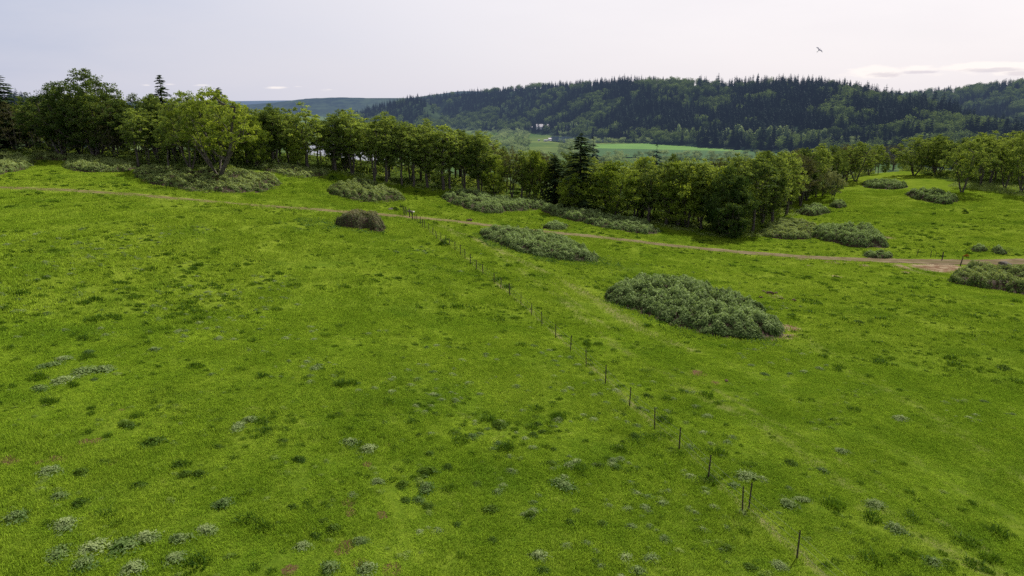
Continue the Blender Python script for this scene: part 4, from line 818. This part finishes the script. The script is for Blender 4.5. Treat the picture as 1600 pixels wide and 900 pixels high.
# ---------------------------------------------------------------- stones, clods
def lump_mesh(seed, mat, rough=.35):
    import bmesh
    bm = bmesh.new(); bmesh.ops.create_icosphere(bm, subdivisions=3, radius=.5); rg = np.random.default_rng(seed); off = rg.uniform(0, 50, 3)
    for v_ in bm.verts:
        c = v_.co; k = 1+rough*(float(vnoise(c.x*3+off[0], c.y*3+c.z*2+off[1], seed))-.5)*2+rough*.5*(float(vnoise(c.x*8+off[2], c.z*8+c.y*5, seed+1))-.5); v_.co = c*k
    me = bpy.data.meshes.new('lump'); bm.to_mesh(me); bm.free(); me.materials.append(mat)
    return me
for i, (px, py, w, h, mt, nm, lb) in enumerate([(1202,460,1.0,.5,M_clod,'earth_clod','largest brown clod in the dug patch above the biggest bramble'),(1193,457,.6,.4,M_clod,'earth_clod','dark clod at the back of the dug patch'),(1189,466,.5,.35,M_clod,'earth_clod','dark clod at the left of the dug patch'),(1212,459,.5,.3,M_clod,'earth_clod','small clod right behind the largest brown clod'),(1222,468,.45,.28,M_clod,'earth_clod','flat clod right of the largest brown clod'),(1240,471,.65,.4,M_clod,'earth_clod','dark clod lying apart at right of the dug patch'),
   (645,331.5,.8,.3,M_white,'pale_stone','pale stone beside the lone gate post'),(640.5,332,1.1,.6,M_rock,'dark_stone','dark stone touching the pale stone by the gate posts'),(612,328.5,1.3,.6,M_rock,'dark_stone','dark low stone left of the gate posts'),(1572,417,2.,1.1,M_rock,'dark_boulder','dark boulder beside the track at the right edge'),(1590,421.5,1.,.35,M_white,'pale_stone','left pale stone right of the dark boulder'),(1597,422.5,1.1,.35,M_white,'pale_stone','right pale stone at the right edge, below the track'),(732,345,1.2,.5,M_clod,'earth_clod','dark clod on the upper edge of the track'),(1135,596,.35,.22,M_clod,'earth_clod','dark clod in pasture below the biggest bramble'),(1232,527,.4,.25,M_rock,'dark_stone','dark stone at right foot of the biggest bramble')]):
    b = pick1(px, py); tag(link(nm, lump_mesh(600+i, mt), None, b+Vector((0,0,h*.25)), i*1.3, (w, w*.7, h)), lb, 'stone' if 'clod' not in nm else 'clod')
b = pick1(1510, 400.5); tag(link('rust_weed', weed_mesh(777, 300, .5, .4, leaf_mat('rust_orange_leaves', (.25,.06,.015), (.42,.12,.03), .2), .06), None, b, 0, (1.3,1,1.1)), 'small rust orange weed on the upper edge of the track', 'weed')
for i, (px, py, s_, lb) in enumerate([(617.5,329,1.3,'small dark bush left of the gate posts'),(1507,333,1.4,'lone small dark bush in the far clearing'),(693,384,1.5,'dark leafy clump on the line of the wire fence'),(520,283,2.2,'dark round clump at the top left of the low pale mound'),(1342,506,1.2,'small dark clump in the right pasture'),(1566,577,1.3,'dark clump near the right edge of the pasture'),(734,371,1.2,'dark clump left of the mound beside the fence')]):
    tag(link('dark_bush', dark_v[i % 5], None, pick1(px, py), i, (s_*1.3, s_*1.3, s_*2.0 if i < 4 else s_)), lb, 'bush')

# ---------------------------------------------------------------- far woods and valley trees
def far_conifer(seed):
    rng = np.random.default_rng(seed); cen, a_, b_, tn = [], [], [], []
    for z in np.linspace(.08, .98, 15):
        L0 = .19*(1-z)**.68*rng.uniform(.75,1.2)+.010; nbr = 9 if z < .8 else 5; a0 = rng.uniform(0,6)
        for k in range(nbr):
            a = a0+k*2*PI/nbr+rng.uniform(-.3,.3); L = L0*rng.uniform(.6,1.25); d = np.array([math.cos(a), math.sin(a), -.45]); cen.append([math.cos(a)*L*.55, math.sin(a)*L*.55, z-.01+rng.uniform(-.015,.015)]); a_.append(d*L*.55); b_.append(np.array([-math.sin(a)*L*.5, math.cos(a)*L*.5, rng.uniform(-.01,.01)])); tn.append(rng.uniform(0,1)*.6+z*.3)
    v, f = quads_from(np.array(cen), np.array(a_), np.array(b_)); tv, tf = tubes([(0,0,-.03)], [(0,0,.97)], np.array([.010]), np.array([.002]), 4)
    V2, F2 = merge([(v, f), (tv, tf)]); return mesh_np('far_conifer', V2, F2, [M_firfar], {'tone': ('FACE', np.r_[tn, np.zeros(len(tf))])})
def far_broad(seed, mat, tall=1., n=420):
    rng = np.random.default_rng(seed); nc = 16; C = rand_unit(nc, rng)*rng.uniform(.1,.36,(nc,1))*np.array([.8,.8,.9])+[0,0,.56]; k = rng.integers(0, nc, n); c = C[k]+rand_unit(n, rng)*rng.uniform(.3,1,(n,1))**.5*.17*np.array([1,1,.8]); c[:,:2] /= tall
    c[:,2] = np.maximum(c[:,2], .02); nr = rand_unit(n, rng)+[0,0,.5]; nr /= np.linalg.norm(nr,axis=1,keepdims=True); t = np.cross(nr, rand_unit(n, rng)); t /= np.linalg.norm(t,axis=1,keepdims=True); b = np.cross(nr, t); L = rng.uniform(.02,.045,n)[:,None]
    v, f = quads_from(c, t*L, b*L*.8); tv, tf = tubes([(0,0,-.03)], [(0,0,.6)], np.array([.022]), np.array([.01]), 5); V2, F2 = merge([(v, f), (tv, tf)])
    return mesh_np('far_broadleaf', V2, F2, [mat], {'tone': ('FACE', np.r_[np.clip(.3+(c[:,2]-C[k][:,2])*2.5+rng.uniform(-.2,.3,n)+rng.uniform(-.2,.2,nc)[k],0,1), np.zeros(len(tf))])})
fc = [far_conifer(700+i) for i in range(6)]; fbd = [far_broad(720+i, M_farbroad) for i in range(4)]; fpl = [far_broad(730+i, M_farpale) for i in range(4)]; ppl = [far_broad(740+i, M_farpale, 2.6) for i in range(3)]
def jgrid(r0, r1, a0, a1, sp, seed):
    rng = np.random.default_rng(seed); n = int((r1*r1-r0*r0)/2*(a1-a0)/(sp*sp)); r = np.sqrt(rng.uniform(r0*r0, r1*r1, n)); a = rng.uniform(a0, a1, n); return r*np.sin(a), r*np.cos(a), r, rng
x, y, r, rng = jgrid(850, 4400, math.radians(-39), math.radians(40), 10.5, 81)
u = ucol(x, y); zr = Hrel(x, y)
keep = zr > FLOOR+2.5
# only trees on or before the crest of some ridge can be seen
vis = np.zeros(len(x), bool); key = np.zeros(len(x), int)
for i, kk in enumerate(('main','right','lobe','left')):
    t = np.array(RID[kk][0], float); dc = np.interp(u, t[:,0], t[:,2]); db = np.interp(u, t[:,0], t[:,1]); own = (r > db) & (r < dc+40) & (u > t[0,0]-30) & (u < t[-1,0]+30) & (np.abs(zr-ridge_z(u, r, kk)) < 1.)
    vis |= own; key = np.where(own, i, key)
sp_ok = rng.uniform(size=len(x)) < np.clip(np.interp(r, [900, 2000, 3500], [1, .75, .45]), 0, 1)
k = keep & vis & sp_ok; x, y, r, u, zr, key = x[k], y[k], r[k], u[k], zr[k], key[k]
bn = fbm(x, y, 75, 3, 61)+.16*(1-sstep(0, 60, zr-FLOOR)); clear = fbm(x, y, 260, 2, 77)
isb = bn+rng.uniform(-.07,.07,len(x)) > np.where(key == 1, .515, .595)
bare = ((u > 668) & (u < 700) & (r < 2800) & (r > 2050) & (zr > FLOOR+25)) | ((key == 1) & (clear > .60))
k = ~bare | (rng.uniform(size=len(x)) < .12); x, y, r, u, zr, isb, key = x[k], y[k], r[k], u[k], zr[k], isb[k], key[k]
z = zr+CZ-.5
hc = rng.uniform(17, 35, len(x))*np.interp(r, [1500, 2300], [1., .72]); hc *= np.where(rng.uniform(size=len(x)) < .06, 1.2, 1.)*(.72+.6*fbm(x, y, 70, 2, 31)); hb = rng.uniform(13, 26, len(x))
ang = hc/r; t_main = np.interp(u, [q[0] for q in RID['main'][0]], [q[2] for q in RID['main'][0]])
crest = (np.abs(r-t_main) < 60) & (key == 0)
con = np.where(~isb)[0]; score = ang[con]*(1+.9*crest[con]); order = con[np.argsort(-score)]; solo = set(order[:260].tolist())
mask = np.zeros(len(x), bool); mask[list(solo)] = True
for i in sorted(solo):
    o = link('conifer_tree', fc[i % 6], None, (x[i], y[i], z[i]), float(rng.uniform(0, 6)), (hc[i]*rng.uniform(.85,1.25), hc[i]*rng.uniform(.85,1.25), hc[i]))
    if crest[i]: tag(o, 'dark conifer on the skyline of the wooded ridge', 'tree', 'dark conifers on the skyline of the wooded ridge')
    else: tag(o, 'dark conifer on the lower slope of the wooded ridge', 'tree', 'dark conifers on the lower slope of the wooded ridge')
def far_scatter(nm, sel, h, var, lb, wide=1.):
    i = np.where(sel)[0]; rot = np.zeros((len(i),3)); rot[:,2] = rng.uniform(0,6.28,len(i)); w = h[i]*rng.uniform(.85,1.2,len(i))*wide
    scatter(nm, np.stack([x[i], y[i], z[i]], 1), rot, np.stack([w, w, h[i]], 1), rng.integers(0, len(var), len(i)), var, lb)
far_scatter('conifer_forest', ~isb & ~mask, hc, fc, 'dense dark conifer forest covering the ridges', 1.15)
far_scatter('broadleaf_woods', isb, hb, fbd, 'lighter broadleaf trees mixed through the ridge forest', 1.25)
# valley: willow scrub, slope trees, poplars
def scat_px(n, boxes, seed):
    rg = np.random.default_rng(seed); out = []
    for (x0, x1, y0, y1, w) in boxes:
        m = int(n*w); out.append(np.stack([rg.uniform(x0, x1, m), rg.uniform(y0, y1, m)], 1))
    P = np.concatenate(out); return pick(P[:,0], P[:,1]), rg
P, rg = scat_px(1, [(680,830,197,238,700),(800,930,224,246,240),(930,1240,243,258,160),(780,880,203,217,220),(860,1120,207,213,260),(900,1110,221,224,160),(1100,1340,221,229,320),(690,780,190,200,140),(1000,1240,206,217,300)], 91)
_pu = ucol(P[:,0], P[:,1]); _pr = np.hypot(P[:,0], P[:,1]); P = P[~((np.abs(_pu-851) < 24) & (_pr > 1150))]; hh = rg.uniform(4.5, 14, len(P)); rot = np.zeros((len(P),3)); rot[:,2] = rg.uniform(0,6,len(P))
scatter('valley_shrubbery', P-[0,0,.3], rot, np.stack([hh*1.3, hh*1.3, hh], 1), rg.integers(0, 4, len(P)), fpl, 'pale green willow scrub scattered over the valley floor')
# woodland on the slope below the treeline: individual crowns seen over the oaks
x2, y2, r2, rg = jgrid(255, 700, math.radians(-8), math.radians(22), 13., 95); u2 = ucol(x2, y2); E2 = tab(u2, EDGE)
k = (r2 > E2+60) & (r2 < np.interp(u2, [650,750,850,950,1300], [760,720,560,520,560])) & (rg.uniform(size=len(x2)) < .8); x2, y2, r2, u2 = x2[k], y2[k], r2[k], u2[k]
o_ = np.argsort(r2)[:230]
for j, i in enumerate(o_):
    c_ = rg.uniform() < .14; h_ = rg.uniform(14, 19) if c_ else rg.uniform(8, 13); zz = float(H(x2[i], y2[i]))
    o = link('fir_tree' if c_ else 'slope_tree', fc[j % 6] if c_ else (fbd+fpl)[j % 8], None, (x2[i], y2[i], zz), float(rg.uniform(0,6)), (h_*(1 if c_ else 1.15),)*2+(h_,))
    side = 'left' if u2[i] < 900 else 'right'
    tag(o, ('small dark conifer' if c_ else 'pale green tree')+f' below the pasture edge, {side} of the tallest conifer', 'tree', ('conifers' if c_ else 'trees')+f' below the pasture edge {side} of the tallest conifer')
# single conifers and poplars in the valley
for (px, py, pt, vr, wf, lb) in [(926,262,212,fc,1.3,'dark conifer standing behind the tallest conifer'),(1025,262,223,fc,1.2,'conifer rising in front of the green crop field'),(735,236,205,fpl,1.,'pale tree rising at the left of the valley scrub')]:
    b = pick1(px, py); 
    if b.y > 600: an = math.atan2(b.x, b.y); b = Vector((450*math.sin(an), 450*math.cos(an), 0)); b.z = float(H(b.x, b.y))
    d = ray(px, pt); rh = math.hypot(b.x, b.y); h_ = CZ+d[2]/math.hypot(d[0], d[1])*rh-b.z; tag(link('valley_tree', vr[1], None, b, 1., (h_*wf*.9,)*2+(h_,)), lb, 'tree')
rg = random.Random(9)
for i, px in enumerate([872,878,893,900,912,918,960,985,1060,1072]+list(range(1116,1236,5))+[1255,1268,1285,1300]):
    py = np.interp(px, [870,920,1000,1100,1240,1300], [206,208,214,221,226,228])+rg.uniform(-1,1); b = pick1(px, py); h_ = rg.uniform(24,36); w_ = h_*rg.uniform(.9,1.3)
    where = 'near the white farmhouse' if px < 930 else ('on the river bank' if px < 1110 else 'in the dense row at the foot of the ridge')
    tag(link('poplar_tree', ppl[i % 3], None, b, rg.uniform(0,6), (w_, w_, h_)), f'tall narrow pale poplar {where}', 'tree', f'tall narrow poplars {where}')

# ---------------------------------------------------------------- farm buildings
def barn(name, px, py, L, Wd, wallh, roofh, mroof, label, rz, wing=False):
    b = pick1(px, py); r = bpy.data.objects.new(name, None); COL.objects.link(r); r.location = b; r.rotation_euler.z = rz; tag(r, label, 'farmhouse' if wing else 'shed')
    x, y = L/2, Wd/2
    def m(nm, vs, fs, mt, par=r): me = bpy.data.meshes.new(nm); me.from_pydata(vs, [], fs); me.materials.append(mt); me.update(); return link(nm, me, par)
    m('wall', [(-x,-y,-1),(x,-y,-1),(x,y,-1),(-x,y,-1),(-x,-y,wallh),(x,-y,wallh),(x,y,wallh),(-x,y,wallh),(-x,0,wallh+roofh*.95),(x,0,wallh+roofh*.95)], [(0,1,5,4),(1,2,6,9,5),(2,3,7,6),(3,0,4,8,7)], M_bwall)
    e = .6; rw = m('roof', [(-x-e,-y-e,wallh-.2),(x+e,-y-e,wallh-.2),(x+e,0,wallh+roofh),(-x-e,0,wallh+roofh),(-x-e,y+e,wallh-.2),(x+e,y+e,wallh-.2),(-x-e,-y-e,wallh-.4),(x+e,-y-e,wallh-.4),(x+e,0,wallh+roofh-.2),(-x-e,0,wallh+roofh-.2),(-x-e,y+e,wallh-.4),(x+e,y+e,wallh-.4)], [(0,1,2,3),(3,2,5,4),(7,6,9,8),(8,9,10,11),(0,6,7,1),(4,5,11,10)], mroof)
    for k in range(2): m('door' if k == 0 else 'window', [(-x*.3+k*x*.8,-y-.03,0),(-x*.3+k*x*.8+wallh*.7,-y-.03,0),(-x*.3+k*x*.8+wallh*.7,-y-.03,wallh*.75),(-x*.3+k*x*.8,-y-.03,wallh*.75)] if k == 0 else [(x*.5,-y-.03,wallh*.35),(x*.5+wallh*.5,-y-.03,wallh*.35),(x*.5+wallh*.5,-y-.03,wallh*.7),(x*.5,-y-.03,wallh*.7)], [(0,1,2,3)], M_dark)
    return r
barn('farmhouse', 851, 201.5, 46, 15, 6, 7, M_broof, 'long white farmhouse with pinkish metal roof across the valley', .06, True)
barn('outbuilding', 829, 200.5, 12, 8, 3, 2.5, M_broof, 'small white outbuilding left of the long farmhouse', .1)
barn('outbuilding', 862, 201, 14, 9, 3.5, 2.5, M_broof, 'small white outbuilding touching right end of the farmhouse', -.1)
barn('outbuilding', 884, 200, 10, 7, 3, 2, M_broof, 'small white outbuilding among poplars right of the farmhouse', 0)
barn('shed', 853, 221, 9, 6, 3, 1.6, M_groof, 'grey roofed shed near the river, in front of farmhouse', .1)
barn('shed', 859, 219, 6, 5, 3, 2, M_broof, 'pale small shed just right of the grey roofed shed', .3)
barn('shed', 842, 220.5, 4, 3, 2.6, 1.2, M_groof, 'tiny grey shed left of the grey roofed shed', .0)

# ---------------------------------------------------------------- bird
def bird():
    import bmesh
    pts = [(-.42,0,0,.02),(-.28,0,.01,.05),(-.1,0,.02,.075),(.08,0,.02,.07),(.2,0,.03,.045),(.28,0,.03,.04),(.36,0,.015,.008)]
    th = np.arange(8)*2*PI/8; v = []; f = []
    for (x, y, z, r_) in pts: v += [(x, y+math.cos(a)*r_, z+math.sin(a)*r_) for a in th]
    for i in range(len(pts)-1):
        for j in range(8): f.append((i*8+j, i*8+(j+1) % 8, (i+1)*8+(j+1) % 8, (i+1)*8+j))
    for sg in (-1, 1):
        b = len(v); W = [(.12,.04,.04),(.16,.3,.14),(.05,.62,.10),(-.08,.60,.09),(-.06,.3,.12),(-.12,.04,.03)]; v += [(x, sg*y, z) for x, y, z in W]; v += [(x, sg*y, z-.012) for x, y, z in W]
        f += [(b,b+1,b+4,b+5),(b+1,b+2,b+3,b+4),(b+6,b+11,b+10,b+7),(b+7,b+10,b+9,b+8)]+[(b+i,b+6+i,b+6+(i+1)%6,b+(i+1)%6) for i in range(6)]
    b = len(v); v += [(-.38,.02,0),(-.6,.09,0),(-.58,0,0),(-.6,-.09,0),(-.38,-.02,0)]; f += [(b,b+1,b+2),(b+2,b+3,b+4),(b,b+2,b+4)]
    me = bpy.data.meshes.new('bird'); me.from_pydata(v, [], f); me.materials.append(M_bird); me.update(); return me
d = ray(1280, 78); o = link('bird', bird(), None, Vector(d*62)+Vector((0,0,CZ)), 0, (.48,.48,.48)); o.rotation_euler = (math.radians(55), math.radians(-40), math.radians(25)); tag(o, 'small grey bird in flight high in the pale sky', 'bird')

# ---------------------------------------------------------------- light, sky, camera
SUN_AZ, SUN_EL = math.radians(38), math.radians(50)
sd = Vector((math.sin(SUN_AZ)*math.cos(SUN_EL), math.cos(SUN_AZ)*math.cos(SUN_EL), math.sin(SUN_EL)))
ld = bpy.data.lights.new('sun', 'SUN'); ld.energy = 4.6; ld.angle = math.radians(.6); ld.color = (1., .95, .87)
lo = bpy.data.objects.new('sun', ld); COL.objects.link(lo); lo.rotation_euler = (-sd).to_track_quat('-Z', 'Y').to_euler()
w = bpy.data.worlds.new('World'); scene.world = w; w.use_nodes = True; nt = w.node_tree; nt.nodes.clear()
sky = nt.nodes.new('ShaderNodeTexSky'); sky.sky_type = 'NISHITA'; sky.sun_disc = False; sky.sun_elevation = SUN_EL; sky.sun_rotation = SUN_AZ; sky.air_density = 1.2; sky.dust_density = 2.
bg1 = N(nt, 'ShaderNodeBackground', Strength=.09); nt.links.new(sky.outputs[0], bg1.inputs[0])
tc = nt.nodes.new('ShaderNodeTexCoord'); G = tc.outputs['Generated']; sx = nt.nodes.new('ShaderNodeSeparateXYZ'); nt.links.new(G, sx.inputs[0])
dt = nt.nodes.new('ShaderNodeVectorMath'); dt.operation = 'DOT_PRODUCT'; nt.links.new(G, dt.inputs[0]); dt.inputs[1].default_value = sd
az_ = math_(nt, 'ARCTAN2', sx.outputs[0], sx.outputs[1]); el = sx.outputs[2]
# thin high cloud: brighter toward the sun, streaky
near_sun = ramp(nt, dt.outputs['Value'], .10, .74)
cmb = nt.nodes.new('ShaderNodeCombineXYZ'); nt.links.new(az_, cmb.inputs[0]); nt.links.new(math_(nt, 'MULTIPLY', el, 4.), cmb.inputs[1])
streak = noise(nt, cmb.outputs[0], 2.2, 5, .55)
hz = mixc(nt, near_sun, (.45,.52,.73), (1.03,.97,1.0))
hz = mixc(nt, math_(nt, 'MULTIPLY', ramp(nt, streak, .38, .68), .30), hz, (.86,.82,.88))
hor = math_(nt, 'SUBTRACT', 1., ramp(nt, el, .0, .10)); hz = mixc(nt, math_(nt, 'MULTIPLY', hor, .35), hz, (.88,.85,.92))
def vmax(a, b): return math_(nt, 'MAXIMUM', a, b)
def blob(a0, e0, aw, eh, s=1.):     # low cumulus bank at azimuth a0, elevation e0 (radians)
    p = math_(nt, 'DIVIDE', math_(nt, 'SUBTRACT', az_, a0), aw); q = math_(nt, 'DIVIDE', math_(nt, 'SUBTRACT', el, e0), eh); d_ = math_(nt, 'ADD', math_(nt, 'MULTIPLY', p, p), math_(nt, 'MULTIPLY', q, q)); return math_(nt, 'MULTIPLY', math_(nt, 'EXPONENT', math_(nt, 'MULTIPLY', d_, -1.)), s)
def dirv(px, py): d = ray(px, py); return math.atan2(d[0], d[1]), float(d[2])
cl = None; sh_ = None
for (px, py, aw, eh, s_) in [(1375,112,45,9,1.),(1430,108,40,6,.8),(1545,104,70,7,1.),(1590,110,40,8,.9),(1320,116,40,6,.5),(1500,116,60,5,.5),(265,132,14,2.2,.7),(318,133,24,2.2,.7),(228,133,10,2,.5),(435,137,22,3,.7),(465,135,12,2,.5),(505,140,22,3,.5)]:
    a0, e0 = dirv(px, py); b_ = blob(a0, e0, aw/F, eh/F, s_); cl = b_ if cl is None else vmax(cl, b_)
    if px > 1300 and s_ > .7: c_ = blob(a0+.004, e0-.0035, aw/F*.7, eh/F*.55, 1.); sh_ = c_ if sh_ is None else vmax(sh_, c_)
cmb2 = nt.nodes.new('ShaderNodeCombineXYZ'); nt.links.new(math_(nt, 'MULTIPLY', az_, 16.), cmb2.inputs[0]); nt.links.new(math_(nt, 'MULTIPLY', el, 70.), cmb2.inputs[1]); cn = noise(nt, cmb2.outputs[0], 1.6, 5, .6)
cm = ramp(nt, math_(nt, 'ADD', math_(nt, 'MULTIPLY', cl, .95), math_(nt, 'MULTIPLY', math_(nt, 'SUBTRACT', cn, .5), 1.3)), .32, .72)
hz = mixc(nt, math_(nt, 'MULTIPLY', cm, .95), hz, (1.1,1.03,1.02))
cs = ramp(nt, math_(nt, 'ADD', math_(nt, 'MULTIPLY', sh_, .9), math_(nt, 'MULTIPLY', math_(nt, 'SUBTRACT', noise(nt, cmb2.outputs[0], 2.3, 4, .6), .5), 1.2)), .42, .8)
hz = mixc(nt, math_(nt, 'MULTIPLY', cs, .42), hz, (.52,.48,.62))
hz = mixc(nt, ramp(nt, el, .22, .5), hz, (.86,.83,.80))
zen = math_(nt, 'SUBTRACT', 1., math_(nt, 'MULTIPLY', ramp(nt, el, .22, .6), .62))
bg2 = nt.nodes.new('ShaderNodeBackground'); nt.links.new(hz, bg2.inputs[0]); nt.links.new(zen, bg2.inputs[1])
mx = nt.nodes.new('ShaderNodeMixShader'); mx.inputs[0].default_value = .86; nt.links.new(bg1.outputs[0], mx.inputs[1]); nt.links.new(bg2.outputs[0], mx.inputs[2])
wo = nt.nodes.new('ShaderNodeOutputWorld'); nt.links.new(mx.outputs[0], wo.inputs[0])

cd = bpy.data.cameras.new('camera'); cam = bpy.data.objects.new('camera', cd); COL.objects.link(cam); cam.location = (0,0,CZ); cam.rotation_euler = (PI/2-PITCH, 0, 0)
cd.sensor_width = 36; cd.lens = 36*F/1600; cd.clip_start = .5; cd.clip_end = 30000; scene.camera = cam
scene.view_settings.view_transform = 'Standard'; scene.view_settings.look = 'None'; scene.view_settings.exposure = 0; scene.view_settings.gamma = 1
cy = scene.cycles; cy.max_bounces = 5; cy.diffuse_bounces = 3; cy.glossy_bounces = 1; cy.transmission_bounces = 3; cy.transparent_max_bounces = 6; cy.sample_clamp_indirect = 3; cy.use_denoising = False
cy.use_adaptive_sampling = True; cy.adaptive_threshold = .015
print('objects', len(bpy.data.objects), 'back oaks', nb)
